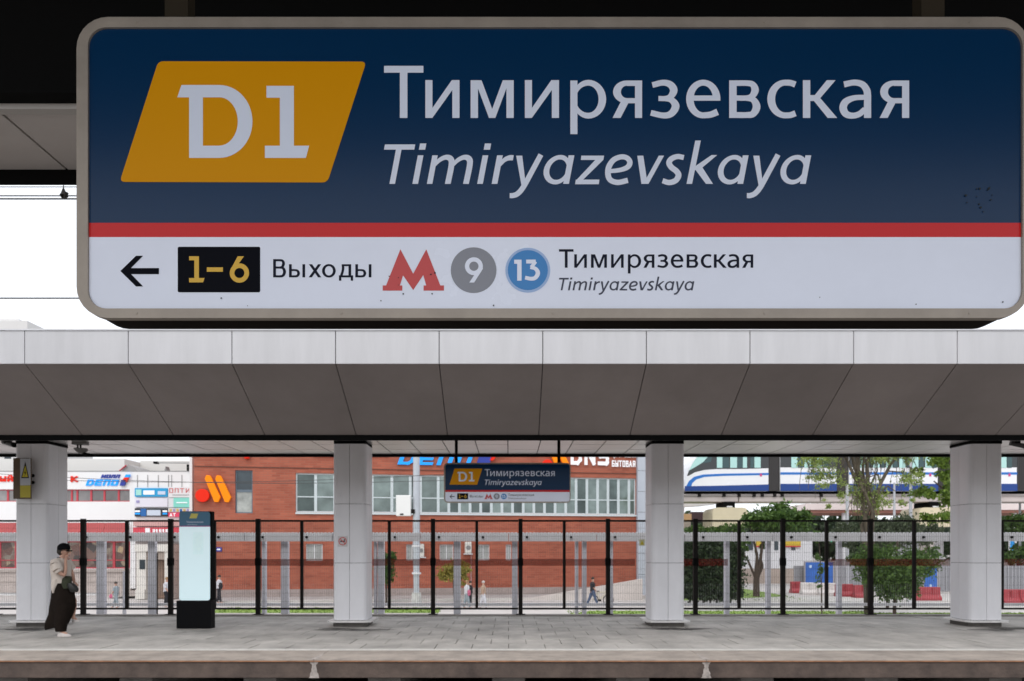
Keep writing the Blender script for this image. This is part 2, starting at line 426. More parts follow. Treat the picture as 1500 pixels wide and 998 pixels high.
m_wire = mat('dark fence wire', (0.03, 0.028, 0.026), 0.5)
m_lgrey = mat('light grey painted steel', (0.68, 0.68, 0.70), 0.5, 0, 0.08, 2)
m_frame = mat('beige sign frame metal', (0.33, 0.285, 0.24), 0.42, 0.35, 0.18, 5)
m_blue = mat('glossy dark blue sign', (0.0, 0.026, 0.082), 0.23, 0, 0, spec=0.27, emit=.02)  # faint emission here and on the sign materials below, added to brighten the faces
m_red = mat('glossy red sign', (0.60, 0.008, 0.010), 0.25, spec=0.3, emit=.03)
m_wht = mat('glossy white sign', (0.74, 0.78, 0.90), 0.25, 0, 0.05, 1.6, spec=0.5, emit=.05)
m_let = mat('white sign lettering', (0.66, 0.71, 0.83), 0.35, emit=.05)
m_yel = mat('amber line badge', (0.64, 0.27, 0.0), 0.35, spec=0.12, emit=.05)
m_ink = mat('black sign ink', (0.004, 0.0045, 0.008), 0.4, spec=.04)
m_ink2 = mat('dark navy lettering', (0.010, 0.012, 0.026), 0.4, spec=.08)
m_ink3 = mat('slate lettering', (0.06, 0.065, 0.10), 0.35, spec=.2)
m_mred = mat('metro red', (0.60, 0.055, 0.055), 0.35)
m_gcirc = mat('grey route disc', (0.25, 0.26, 0.30), 0.35)
m_bcirc = mat('blue route disc', (0.03, 0.23, 0.58), 0.35)
m_bring = mat('pale blue ring', (0.35, 0.5, 0.78), 0.35)
m_num = mat('gold number', (0.72, 0.42, 0.02), 0.35)
m_box = mat('black brown sign body', (0.006, 0.003, 0.0015), 0.7, spec=0.06)

# ------------------------------------------------------------------ ground, tracks
def sheet(name, pts, z, m, kind='structure', label=None):
    mb = MB(); mb.quad(*[(x, y, z) for x, y in pts]); o = mb.build(name, m); o['kind'] = kind; return o
m_ground = mat('grey brown ground', (0.26, 0.24, 0.22), 0.95, 0, 0.3, 0.3)
m_ballast = mat('grey brown ballast', (0.15, 0.13, 0.115), 0.95, 0, 0.5, 12, 1.0, 18)
m_pave = mat('pale paved street', (0.50, 0.47, 0.45), 0.85, 0, 0.12, 0.6, 0.1, 8)
m_road = mat('light dusty road', (0.52, 0.50, 0.47), 0.85, 0, 0.12, 0.5)
m_walk = mat('grey pavement slabs', (0.36, 0.34, 0.33), 0.85, 0, 0.15, 1.0)
m_grass = mat('green lawn', (0.20, 0.30, 0.06), 0.9, 0, 0.35, 2.0)
sheet('ground', [(-900, -400), (900, -400), (900, 1600), (-900, 1600)], -1.57, m_ground)
sheet('trackbed', [(-60, 2.0), (60, 2.0), (60, 16.4), (-60, 16.4)], -1.38, m_ballast)
sheet('street', [(-70, 18.0), (60, 18.0), (60, 62), (-70, 62)], -1.50, m_pave)

m_rail = mat('worn steel rail', (0.2, 0.16, 0.13), 0.4, 0.8, 0.2, 6)
m_sleeper = mat('concrete sleeper', (0.25, 0.23, 0.21), 0.9, 0, 0.2, 5)
for yc, lab in ((3.95, 'railway track nearest to the viewer below the near platform'), (7.95, 'railway track alongside the far platform below its brown edge')):
    t = thing('railway_track', lab, 'railway track', (0, yc, -1.38), group='two parallel tracks between the platforms')
    for s in (-0.76, 0.76):
        MB().xprism([(s - .07, .17), (s + .07, .17), (s + .015, .2), (s + .015, .28), (s + .036, .29), (s + .036, .32), (s - .036, .32), (s - .036, .29), (s - .015, .28), (s - .015, .2)], -40, 40).build('rail', m_rail, t)
    mb = MB()
    for i in range(-60, 61): mb.box(i * .62 - .13, i * .62 + .13, -1.35, 1.35, -.02, .165)
    mb.build('sleepers', m_sleeper, t, kind='stuff')

# ------------------------------------------------------------------ near platform and canopy
m_nplat = mat('near platform paving', (0.34, 0.32, 0.30), 0.8, 0, 0.15, 1.5, 0.2, 40)
o = MB().box(-45, 45, -5.5, 2.0, -1.56, 0).build('near_platform', m_nplat); o['kind'] = 'structure'
nc = thing('station_canopy', 'black canopy overhead above the big station name sign', 'canopy', (0, 0, 3.3))
nc['group'] = 'station canopies'
MB((0, 0, 3.3)).box(-16, 16, -1.0, 2.55, 4.25, 4.4).build('ceiling', m_void, nc)
MB((0, 0, 3.3)).box(-16, 16, 2.55, 2.61, 3.305, 4.4).build('upstand', m_void, nc)
MB((0, 0, 3.3)).box(-16, 16, 2.612, 2.646, 3.285, 3.33).build('trim_strip', mat('grey trim', (0.5, 0.47, 0.44), 0.5), nc)
mb = MB((0, 0, 3.3)); mb.box(-16, 16, 2.646, 3.065, 3.312, 3.36); mb.build('ceiling_backing', m_joint, nc)
m_npan = mat('dim grey ceiling panel', (0.60, 0.55, 0.52), 0.45, 0, 0.06, 1.2, rand=0.03)
for k in range(-8, 8):
    x0 = -1.977 + k * 1.9
    MB((0, 0, 3.3)).box(x0 + .006, x0 + 1.894, 2.653, 3.055, 3.30, 3.311).build('ceiling_panel', m_npan, nc)
MB((0, 0, 3.3)).box(-16, 16, 3.058, 3.066, 3.236, 3.9).build('edge_beam', m_black, nc)
MB((0, 0, 3.3)).box(-16, 16, -1.06, -1.0, 4.1, 4.5).build('rear_edge_beam', m_black, nc)  # unseen rear edge, placed to shape the sky reflection on the sign
for k in range(-4, 5):
    MB((0, 0, 3.3)).box(k * 3.6 + .9, k * 3.6 + 1.05, -.98, 2.5, 4.08, 4.249).build('cross_beam', m_void, nc)

# ------------------------------------------------------------------ station name sign
SC = 0.00173
def sx_(px): return (px - 810) * SC
def sz_(py): return -(py - 245.5) * SC
def rrect(x0, x1, y0, y1, r, n=7):
    """rounded rectangle in sign pixels (y down), returned in metres (x,z)"""
    pts = []
    for cx, cy, a0 in ((x1 - r, y0 + r, 0), (x0 + r, y0 + r, 90), (x0 + r, y1 - r, 180), (x1 - r, y1 - r, 270)):
        for i in range(n + 1):
            a = R(a0 + 90 * i / n); pts.append((sx_(cx + r * math.cos(a)), sz_(cy - r * math.sin(a))))
    return pts
def make_sign(label, loc, rod_top):
    t = thing('station_name_sign', label, 'station sign', loc, group='station name signs hung from the canopies')
    # body
    MB().prism(rrect(114, 1506, 27, 464, 44), 0.022, 0.098).build('housing', m_box, t, smooth=True)
    # frame: ring between two rounded rectangles
    a = rrect(112, 1508, 25, 466, 46); b = rrect(128.5, 1498, 40, 452, 27)
    n = len(a); mb = MB()
    vs = [(x, 0, z) for x, z in a] + [(x, 0, z) for x, z in b] + [(x, 0.02, z) for x, z in a] + [(x, 0.02, z) for x, z in b]
    fs = []
    for i in range(n):
        j = (i + 1) % n
        fs += [(i, i + n, j + n, j), (i, j, j + 2 * n, i + 2 * n), (i + n, i + 3 * n, j + 3 * n, j + n)]
    mb.add(vs, fs); fr = mb.build('frame', m_frame, t)
    bpy.context.view_layer.update()
    # faces: blue upper, white lower
    def clip(pts, z0, z1):
        out = []
        for i in range(len(pts)):
            p = pts[i]; q = pts[(i + 1) % len(pts)]
            pin = z0 <= p[1] <= z1; qin = z0 <= q[1] <= z1
            if pin: out.append(p)
            if pin != qin:
                zz = z0 if (p[1] < z0) != (q[1] < z0) else z1
                k = (zz - p[1]) / (q[1] - p[1]); out.append((p[0] + k * (q[0] - p[0]), zz))
        return out
    inn = rrect(127, 1499.5, 38.5, 453.5, 28)
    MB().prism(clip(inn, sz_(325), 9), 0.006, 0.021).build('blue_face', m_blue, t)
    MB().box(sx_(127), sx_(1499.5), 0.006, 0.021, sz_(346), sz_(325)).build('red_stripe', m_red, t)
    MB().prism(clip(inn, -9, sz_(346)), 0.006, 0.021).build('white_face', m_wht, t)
    def pr(o2, name, m, d=0.0052, label=None):
        return flat(o2, lambda x, y: (sx_(x), d, sz_(-y))).build(name, m, t, label=label)
    # line badge
    k = 3.846
    def q8(p): return [(160 + x / k, 80 + y / k) for x, y in p]
    def rp(c, r, n=5):
        out = []
        for i in range(len(c)):
            p = Vector(c[i]); a = Vector(c[i - 1]); b = Vector(c[(i + 1) % len(c)])
            u = (a - p).normalized(); v = (b - p).normalized()
            for j in range(n + 1):
                s = j / n; A = p + u * r; B = p + v * r
                out.append(tuple(A * (1 - s) ** 2 + p * 2 * s * (1 - s) + B * s * s))
        return out
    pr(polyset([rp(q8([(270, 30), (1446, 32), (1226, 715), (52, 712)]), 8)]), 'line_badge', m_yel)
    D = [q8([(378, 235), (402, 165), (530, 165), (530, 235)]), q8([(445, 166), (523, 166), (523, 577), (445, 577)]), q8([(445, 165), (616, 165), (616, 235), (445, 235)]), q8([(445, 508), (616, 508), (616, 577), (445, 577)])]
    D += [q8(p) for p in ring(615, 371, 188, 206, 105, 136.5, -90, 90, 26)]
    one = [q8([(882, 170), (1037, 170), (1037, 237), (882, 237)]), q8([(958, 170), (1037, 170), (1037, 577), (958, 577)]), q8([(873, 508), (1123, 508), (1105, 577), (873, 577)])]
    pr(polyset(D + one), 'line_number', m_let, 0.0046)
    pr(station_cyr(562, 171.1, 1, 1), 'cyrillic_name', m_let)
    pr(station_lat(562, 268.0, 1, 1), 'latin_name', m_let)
    # lower band
    k4 = 3.261
    def q4(p): return [(100 + x / k4, 300 + y / k4) for x, y in p]
    pr(polyset([q4([(243, 313), (318, 240), (352, 240), (280, 313)]), q4([(243, 313), (280, 313), (352, 387), (318, 387)]), q4([(268, 299), (428, 299), (428, 328), (268, 328)])]), 'arrow', m_ink)
    pr(polyset([rp(q4([(518, 197), (913, 197), (913, 415), (518, 415)]), 2.5)]), 'exit_number_plate', m_ink)
    six = [q4(p) for p in ring(814, 323, 46.5, 46.5, 24, 24, 0, 360, 28)] + [q4([(806, 243), (836, 243), (797, 296), (770, 309)])]
    e1 = [q4([(573, 243), (620, 243), (620, 262), (573, 262)]), q4([(598, 243), (620, 243), (620, 368), (598, 368)]), q4([(573, 347), (647, 347), (640, 368), (573, 368)]), q4([(658, 296), (735, 296), (735, 317), (658, 317)])]
    pr(polyset(six + e1), 'exit_numbers', m_num, 0.0046)
    o2 = ([], []); x = 399.0; wd = sum(GL[c][0] for c in 'Выходы') - 14; s = 144.5 / wd
    for c in 'Выходы': put(c, x, -405.3, s, 0.349, o2); x += GL[c][0] * s
    pr(o2, 'exits_word', m_ink2)
    def q5(p): return [(540 + x / 2.5, 330 + y / 2.5) for x, y in p]
    mm = [[(50, 218), (122, 218), (122, 237), (50, 237)], [(200, 218), (275, 218), (275, 237), (200, 237)], [(62, 219), (115, 85), (126, 176), (113, 219)], [(262, 219), (210, 85), (198, 176), (210, 219)], [(115, 85), (162, 175), (162, 235), (124, 180)], [(210, 85), (162, 175), (162, 235), (199, 180)]]
    pr(polyset([q5(p) for p in mm]), 'metro_emblem', m_mred)
    def disc(cx, cy, r, n=40): return [[(cx + r * math.cos(2 * math.pi * i / n), cy + r * math.sin(2 * math.pi * i / n)) for i in range(n)]]
    pr(polyset(disc(693.6, 394.8, 33.6)), 'route_disc', m_gcirc)
    pr(polyset(disc(773.2, 394.8, 33.0)), 'route_ring', m_bring)
    pr(polyset(disc(773.2, 394.8, 29.4)), 'route_disc', m_bcirc, 0.0048)
    nine = [q5(p) for p in ring(385, 148, 33, 33, 17, 17, 0, 360, 24)] + [q5([(417, 140), (418, 158), (386, 208), (368, 208), (392, 172)])]
    th = [q5([(533, 124), (560, 124), (560, 139), (533, 139)]), q5([(544, 124), (560, 124), (560, 201), (544, 201)])]
    th += [[(540 + x / 2.5, 330 + y / 2.5) for x, y in p] for p in stroke([(577, 131, 14), (612, 131, 15)]) + stroke([(612, 131, 12), (596, 152, 14)]) + stroke([(592, 152, 12), (611, 157, 14), (620, 173, 16), (611, 190, 15), (595, 194, 14), (573, 190, 14)])]
    pr(polyset(nine), 'route_number', m_wht, 0.0042); pr(polyset(th), 'route_number', m_wht, 0.0042)
    pr(station_cyr(819, 391.2, 0.37, 0.3555), 'cyrillic_interchange_name', m_ink2)
    pr(station_lat(819, 424.3, 0.317, 0.315), 'latin_interchange_name', m_ink3)
    r9 = random.Random(4); mb = MB()
    for i in range(26):
        if i < 12: dx, dy, rr = r9.uniform(1415, 1490), r9.uniform(270, 322), r9.uniform(.6, 1.9)
        elif i < 19: dx, dy, rr = r9.uniform(565, 640), r9.uniform(395, 448), r9.uniform(.5, 1.3)
        else: dx, dy, rr = r9.uniform(135, 1490), r9.uniform(428, 450), r9.uniform(.5, 1.4)
        mb.prism([(sx_(dx + rr * math.cos(a * .9) * r9.uniform(.6, 1.3)), sz_(dy + rr * math.sin(a * .9))) for a in range(7)], .0040, .0044)
    mb.build('dirt_specks', mat('dried dirt specks', (.03, .035, .04), .8, spec=.1), t, kind='stuff')
    for bx_, by_ in ((200, 32.5), (500, 32.5), (810, 32.5), (1120, 32.5), (1420, 32.5), (200, 459), (500, 459), (810, 459), (1120, 459), (1420, 459)):
        MB().cyl((sx_(bx_), 0.0, sz_(by_)), (sx_(bx_), -.0012, sz_(by_)), .0036, .003, 12).build('frame_screw', m_frame, t)
    for xx in (247, 1381):
        MB().box(sx_(xx) - .03, sx_(xx) + .03, 0.04, 0.08, sz_(29), rod_top - loc[2]).build('hanger', mat('dull bronze hanger', (0.035, 0.027, 0.018), 0.8, spec=.1), t)
        MB().box(sx_(xx) - .07, sx_(xx) + .07, 0.035, 0.085, sz_(27), sz_(20)).build('hanger_plate', m_box, t)
    return t
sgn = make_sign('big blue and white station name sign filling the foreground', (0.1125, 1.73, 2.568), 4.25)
# the far one: same meshes, darker slimmer hangers
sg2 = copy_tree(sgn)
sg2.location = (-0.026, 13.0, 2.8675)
sg2['label'] = 'small distant station name sign hanging under the opposite canopy between two columns'
for c in list(COL.objects):
    if c.parent == sg2 and c.name.startswith('hanger') and 'plate' not in c.name:
        bpy.data.objects.remove(c)
for xx in (247, 1381):
    MB().box(sx_(xx) - .028, sx_(xx) + .028, 0.04, 0.08, sz_(29), 3.85 - 2.8675).build('hanger', m_black, sg2)

# ------------------------------------------------------------------ far platform
YE = 9.94
fp = MB().box(-45, 45, YE + .35, 16.62, -.27, -.03).build('far_platform', m_grout); fp['kind'] = 'structure'
# edge slabs, 5.71 m long
XJ = -2.83
for k in range(-3, 4):
    x0 = XJ + 5.71 * k + .004; x1 = x0 + 5.71 - .008
    MB().box(x0, x1, YE, YE + .345, -.272, -.035).build('edge_beam', m_face, fp, bevel=.008)
    MB().box(x0, x1, YE - .015, YE + .86, -.034, .002).build('edge_stone', m_edge, fp, bevel=.006)
    MB().box(x0, x1, YE - .018, YE - .0155, -.036, -.018).build('rust_line', m_rust, fp)
    MB().box(x0, x1, YE + .87, YE + 1.03, -.034, .004).build('edge_line', m_edgeline, fp)
# lime stains that have run out of the open joints
for k in range(-2, 4):
    xj = XJ + 5.71 * k; r2 = random.Random(k); L = []; Rr = []
    for i in range(12):
        z = -.036 - .236 * i / 11; ww = .018 + .045 * (i / 11) ** 2 + (.03 if i < 2 else 0)
        L.append((xj - ww - r2.uniform(0, .018), z)); Rr.append((xj + ww + r2.uniform(0, .018), z))
    mb = MB().prism(L + Rr[::-1], YE - .004, YE - .0005)
    mb.zprism([(xj - .05, YE - .012), (xj + .06, YE - .012), (xj + .03, YE + .2), (xj + .012, YE + .45), (xj - .012, YE + .5), (xj - .04, YE + .22)], .002, .0045)
    mb.build('joint_stain', m_stain, fp)
# paving stones
T = 0.6; px0 = -16.8; tiles = []
tm = []
for v in range(4):
    me = MB().box(-T / 2 + .006, T / 2 - .006, -T / 2 + .006, T / 2 - .006, -.03, 0).mesh('paving_stone'); me.materials.append(m_tile); tm.append(me)
spots = []
for r in range(9):
    for c in range(56):
        x = px0 + T * (c + .5) + (T / 2 if r % 2 else 0); y = YE + 1.035 + T * (r + .5)
        if y + T / 2 > 16.62: continue
        if abs(x) > y * .78 + .4: vis = False
        else: vis = True
        spots.append((not vis, y, abs(x), x))
spots.sort()
rest = MB()
for i, (nv, y, ax, x) in enumerate(spots):
    dz = rnd.uniform(-.003, .003)
    if i < 298 and not nv:
        o = bpy.data.objects.new('paving_stone', tm[i % 4]); COL.objects.link(o); o.parent = fp
        o.location = (x, y, dz); o.rotation_euler = (rnd.uniform(-.003, .003), rnd.uniform(-.003, .003), rnd.uniform(-.004, .004))
    else: rest.box(x - T / 2 + .006, x + T / 2 - .006, y - T / 2 + .006, y + T / 2 - .006, -.03, dz)
rest.box(-30, -16.9, YE + 1.035, 16.6, -.03, 0).box(17.2, 30, YE + 1.035, 16.6, -.03, 0)
rest.build('paving_stones', m_tile, fp, kind='stuff')
MB().box(-45, 45, 16.30, 16.60, -.03, .03).build('rear_kerb', m_conc, fp)
MB().box(-45, 45, 16.625, 16.75, -1.56, -.03).build('retaining_wall', m_conc, fp)
for k in range(-9, 10):
    MB().box(k * 1.9 - .25, k * 1.9 + .25, YE + .5, 16.4, -1.56, -.275).build('pier', m_conc, fp)

# dirt patches round the column feet (worn, darker stones)
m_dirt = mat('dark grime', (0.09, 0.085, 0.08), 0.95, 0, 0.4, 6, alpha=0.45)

# ------------------------------------------------------------------ far canopy
fc = thing('station_canopy', 'white fronted canopy over the opposite platform, carried by four grey columns', 'canopy', (0, 13, 3.4))
fc['group'] = 'station canopies'
O = (0, 13, 3.4)
FD, SD = 9.88, 11.21
ft, fb, sb = 4.765, 4.287, 3.48
MB(O).box(-19, 19, FD + .03, FD + .07, fb + .01, ft - .01).build('fascia_backing', m_joint, fc)
mb = MB(O); mb.xprism([(FD + .05, fb + .015), (SD + .03, sb + .035), (SD + .03, sb + .10), (FD + .05, fb + .08)], -19, 19); mb.build('underside_backing', m_joint, fc)
x00 = -7.005 - 1.5 * 7
for k in range(0, 24):
    x0 = x00 + 1.5 * k + .006; x1 = x0 + 1.488
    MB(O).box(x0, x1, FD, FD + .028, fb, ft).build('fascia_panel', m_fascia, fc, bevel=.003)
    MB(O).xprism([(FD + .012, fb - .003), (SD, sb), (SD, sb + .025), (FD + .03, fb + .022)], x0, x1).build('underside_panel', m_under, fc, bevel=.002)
MB(O).box(-19, 19, FD - .012, FD + .4, ft + .002, ft + .025).build('cap_flashing', m_lgrey, fc)
MB(O).box(-19, 19, SD + .003, SD + .05, 3.395, sb + .06).build('lower_lip', m_black, fc)
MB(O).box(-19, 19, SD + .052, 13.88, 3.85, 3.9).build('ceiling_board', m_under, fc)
MB(O).box(-19, 19, 13.885, 16.12, 3.868, 3.9).build('ceiling_backing', m_joint, fc)
MB(O).box(-19, 19, 16.13, 16.2, 3.79, 4.3).build('rear_lip', m_black, fc)
cm = MB().box(-.330, .330, -.358, .358, 0, .015).mesh('ceiling_panel'); cm.materials.append(m_ceil)
for r in range(3):
    for k in range(-20, 21):
        o = bpy.data.objects.new('ceiling_panel', cm); COL.objects.link(o); o.parent = fc
        o.location = (-.015 + .68 * k + .34 - 0, 14.27 + .735 * r - 13, 3.85 - 3.4 + rnd.uniform(-.001, .001)); o.rotation_euler = (rnd.uniform(-.004, .004), rnd.uniform(-.004, .004), 0)
mb = MB(O); mb.xprism([(FD + .1, ft - .03), (13.0, 4.35), (16.2, 4.3), (16.2, 4.35), (13.0, 4.42), (FD + .1, ft + .001)], -19, 19); mb.build('roof_deck', m_conc, fc)
MB(O).box(-19, 19, FD + .072, FD + .1, fb + .1, ft - .05).build('fascia_frame', m_black, fc)

# ------------------------------------------------------------------ columns
m_foot = mat('dark footing concrete', (.12, .11, .10), .9, 0, .3, 6)  # darker concrete tone for the column footings
m_ledge = mat('steel skirting ring', (0.74, 0.72, 0.70), 0.4, 0.2, 0.1, 6)
def make_column():
    t = thing('canopy_column', '', 'column', (0, 0, 0))
    h = .345; c = .085
    zs = [.135, 1.32, 2.54, 3.785]
    for sgnx in (-1, 1):
        for sgny in (-1, 1):
            for i in range(3):
                # L shaped corner panel: inner core offset 15 mm
                pts = [(.004, -h), (h - c, -h)]
                for a in (30, 60):
                    pts.append((h - c + c * math.sin(R(a)), -h + c - c * math.cos(R(a))))
                pts += [(h, -h + c), (h, -.004), (h - .03, -.004), (h - .03, -h + c + .02), (h - c - .02, -h + .03), (.004, -h + .03)]
                pts = [(x * sgnx, y * (1 if sgny < 0 else -1)) for x, y in pts]
                MB().zprism(pts, zs[i] + .004, zs[i + 1] - .004).build('cladding_panel', m_clad, t)
    MB().box(-.31, .31, -.31, .31, .05, 3.785).build('core', m_joint, t)
    MB().box(-.33, .33, -.33, .33, 3.787, 3.848).build('collar', m_black, t)
    k = .435
    def rr(k, c): return [(k - c, -k), (k, -k + c), (k, k - c), (k - c, k), (-k + c, k), (-k, k - c), (-k, -k + c), (-k + c, -k)]
    MB().zprism(rr(.455, .1), .095, .132).build('skirting_ring', m_ledge, t, bevel=.005)
    MB().zprism(rr(.35, .06), .0, .093).build('footing', m_foot, t)
    return t
YC = 14.1 + .345
xs = [-9.865, -3.285, 3.295, 9.875]
labs = ['grey clad column at the left with a warning sign on it, behind the woman',
        'grey clad column with the no smoking sign, second from the left',
        'grey clad column right of the hanging sign, beside the train nose',
        'grey clad column at the far right beside the leafy bush']
c0 = make_column(); cols = []
for i, x in enumerate(xs):
    c = c0 if i == 0 else copy_tree(c0)
    c.location = (x, YC, 0); c['label'] = labs[i]; c['group'] = 'columns of the opposite canopy'; cols.append(c)
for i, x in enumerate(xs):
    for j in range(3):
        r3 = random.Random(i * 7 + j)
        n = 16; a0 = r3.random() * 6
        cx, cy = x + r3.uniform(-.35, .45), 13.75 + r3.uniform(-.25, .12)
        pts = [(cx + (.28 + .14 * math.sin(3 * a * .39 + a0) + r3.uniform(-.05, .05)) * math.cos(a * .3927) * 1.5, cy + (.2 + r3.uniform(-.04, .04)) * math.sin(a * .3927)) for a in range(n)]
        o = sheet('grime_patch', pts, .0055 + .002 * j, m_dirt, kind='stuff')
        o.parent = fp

# warning box on the first column (flag mounted)
t = thing('electrical_box', 'brown electrical cabinet with a yellow lightning warning sign on the left column', 'electrical box', (X(32, 13.95), 13.95, 2.6))
O = (X(32, 13.95), 13.95, 2.6)
D = 13.92
MB(O).box(X(19, D), X(44.8, D), D, D + .04, Z(731, D), Z(671, D)).build('cabinet', mat('brown enamel', (0.11, 0.07, 0.035), 0.5, 0, .2, 4), t, bevel=.01)
D2 = D - .006
MB(O).box(X(29.5, D2), X(44.5, D2), D2, D2 + .004, Z(711, D2), Z(672, D2)).build('white_plate', mat('white plate', (.5, .52, .56), .5), t)
MB(O).box(X(29.5, D2), X(44.5, D2), D2, D2 + .004, Z(729, D2), Z(711.3, D2)).build('yellow_plate', mat('yellow plate', (.5, .42, .03), .5), t)
D3 = D2 - .002
MB(O).prism([(X(31, D3), Z(700.5, D3)), (X(42.5, D3), Z(700.5, D3)), (X(37, D3), Z(676, D3))], D3, D3 + .001).build('triangle_border', m_ink, t)
MB(O).prism([(X(32.6, D3), Z(699, D3)), (X(41, D3), Z(699, D3)), (X(37, D3), Z(682, D3))], D3 - .002, D3 - .001).build('triangle', mat('warn yellow', (.62, .52, .02), .5), t)
MB(O).prism([(X(37.4, D3), Z(687, D3)), (X(35.6, D3), Z(693.5, D3)), (X(36.8, D3), Z(693.5, D3)), (X(36.3, D3), Z(698, D3)), (X(38.4, D3), Z(692, D3)), (X(37.2, D3), Z(692, D3))], D3 - .004, D3 - .003).build('lightning_mark', m_ink, t)
for yy in (697, 707):
    MB(O).cyl((X(48, 14.09), 14.1, Z(yy, 14.09)), (X(48, 14.09), 14.0, Z(yy, 14.09)), .035, .03, 10).build('knob', m_black, t)

# no smoking sign on column 2
D = 14.095
t = thing('no_smoking_sign', 'small white square no smoking sign stuck on the second column', 'sign', (X(502, D), D, Z(793, D)))
O = (X(502, D), D, Z(793, D))
MB(O).box(X(495, D), X(509, D), D - .004, D - .001, Z(801, D), Z(785.5, D)).build('plate', mat('sign plate', (.62, .6, .6), .5), t)
cx, cz = O[0], O[2]; mb = MB(O)
for p in ring(cx, cz, .085, .085, .068, .068, 0, 360, 28) + [[(cx - .062, cz + .05), (cx - .05, cz + .062), (cx + .062, cz - .05), (cx + .05, cz - .062)]]:
    mb.prism(p, D - .007, D - .0055)
mb.build('prohibition_ring', m_mred, t)
MB(O).box(cx - .055, cx + .05, D - .005, D - .0045, cz - .014, cz + .010).build('cigarette_symbol', m_ink, t)
MB(O).box(cx + .025, cx + .05, D - .0054, D - .00505, cz + .014, cz + .04).build('smoke_symbol', m_ink, t)

# cameras and lamp under the ceiling
def cctv(px, py, D, label, flip=1, big=False):
    x, z = X(px, D), Z(py, D)
    t = thing('security_camera', label, 'camera', (x, D, 3.848), group='cameras under the opposite canopy'); O = (x, D, 3.848)
    MB(O).cyl((x, D, 3.848), (x, D, z + .05), .022, .022, 8).build('stem', m_black, t)
    MB(O).box(x - .05, x + .05, D - .05, D + .05, 3.80, 3.847).build('mount', m_black, t)
    MB(O).cyl((x - .12 * flip, D + .02, z + .04), (x + .14 * flip, D - .04, z - .03), .045, .05, 10).build('body', mat('camera shell', (.03, .03, .03), .4), t)
    MB(O).cyl((x + .14 * flip, D - .04, z - .03), (x + .17 * flip, D - .047, z - .038), .055, .055, 10).build('lens_hood', m_black, t)
    return t
cctv(12, 650, 14.2, 'small dark camera under the ceiling left of the leftmost column', 1)
cctv(1489, 652, 14.2, 'dark camera under the ceiling at the far right end', 1)
D = 14.3; x, z = X(118, D), Z(655, D)
t = thing('loudspeaker', 'grey loudspeaker bracket with dark spout beside the left column top', 'loudspeaker', (x, D, 3.848)); O = (x, D, 3.848)
MB(O).box(x - .14, x + .13, D - .08, D + .08, 3.79, 3.847).build('mount', mat('grey bracket', (.15, .145, .14), .5), t)
for dx in (-.06, .0): MB(O).cyl((x + dx, D, 3.79), (x + dx, D, z - .03), .018, .018, 8).build('stem', m_black, t)
MB(O).loft([(x + .03, D, z - .14, .05, .05), (x + .02, D, z - .08, .12, .1), (x, D, z - .03, .14, .11)]).build('housing', MATS['grey bracket'], t, smooth=True)
MB(O).cyl((x + .05, D, z - .13), (x + .22, D - .05, z - .18), .025, .04, 10).build('spout', m_black, t)

# ------------------------------------------------------------------ information totem
D = 13.8
O = (X(286, D), D, 0)
t = thing('information_totem', 'illuminated information pillar with blue header and black base on the platform', 'information pillar', O)
xa, xb = X(262.5, D), X(307.5, D)
MB(O).box(X(259, D), X(309, D), D - .02, D + .2, 0, Z(880, D)).build('base', mat('black base', (.003, .003, .004), .5, spec=.1), t, bevel=.006)
MB(O).box(xa, xb + .025, D + .012, D + .17, Z(880, D) + .002, Z(749, D)).build('casing', m_black, t, bevel=.015)
def rr2(x0, x1, z0, z1, r, top=True, bot=True, n=5):
    pts = []
    for cx, cz, a0, on in ((x1 - r, z1 - r, 0, top), (x0 + r, z1 - r, 90, top), (x0 + r, z0 + r, 180, bot), (x1 - r, z0 + r, 270, bot)):
        if on: pts += [(cx + r * math.cos(R(a0 + 90 * i / n)), cz + r * math.sin(R(a0 + 90 * i / n))) for i in range(n + 1)]
        else: pts.append((x1 if cx > (x0 + x1) / 2 else x0, z1 if cz > (z0 + z1) / 2 else z0))
    return pts
zt, zh, zl, zb = Z(749.5, D), Z(770.5, D), Z(771.8, D), Z(880, D) + .004
MB(O).prism(rr2(xa, xb, zh, zt - .002, .05, True, False), D, D + .012).build('header', mat('totem blue', (.05, .17, .28), .35), t)
MB(O).prism([(xa, zl), (xb, zl), (xb, zh), (xa, zh)], D - .001, D + .011).build('pink_line', mat('magenta line', (.45, .05, .25), .4), t)
mg = mat('lit glass poster panel', (.62, .78, .82), .15, emit=.36)
MB(O).prism(rr2(xa, xb, zb, zl, .05, False, True), D, D + .012).build('lit_panel', mg, t)
MB(O).prism([(X(280, D), Z(752.5, D)), (X(290.5, D), Z(752.5, D)), (X(288, D), Z(759.5, D)), (X(277.5, D), Z(759.5, D))], D - .003, D - .001).build('line_badge', mat('pale amber', (.68, .6, .12), .4), t)
k = .34 / 773
def tl(o2, name, x0, zb_, s, m=m_let):
    return flat(o2, lambda x, y: (x0 + x * s - O[0], D - .002 - O[1], zb_ + y * s)).build(name, m, t)
tl(station_cyr(0, 0, 1, 1), 'cyrillic_name', X(273, D), Z(766, D), k)
tl(station_lat(0, 0, 1, 1), 'latin_name', X(274, D), Z(769.3, D), k * .75)
mb = MB(O)
mb.prism([(X(283, D), Z(812, D)), (X(298, D), Z(812, D)), (X(298, D), Z(780, D)), (X(283, D), Z(780, D))], D - .0015, D - .0005)
mb.build('faded_map', mat('faded map print', (.60, .77, .78), .2, 0, .05, 14, emit=.33), t)

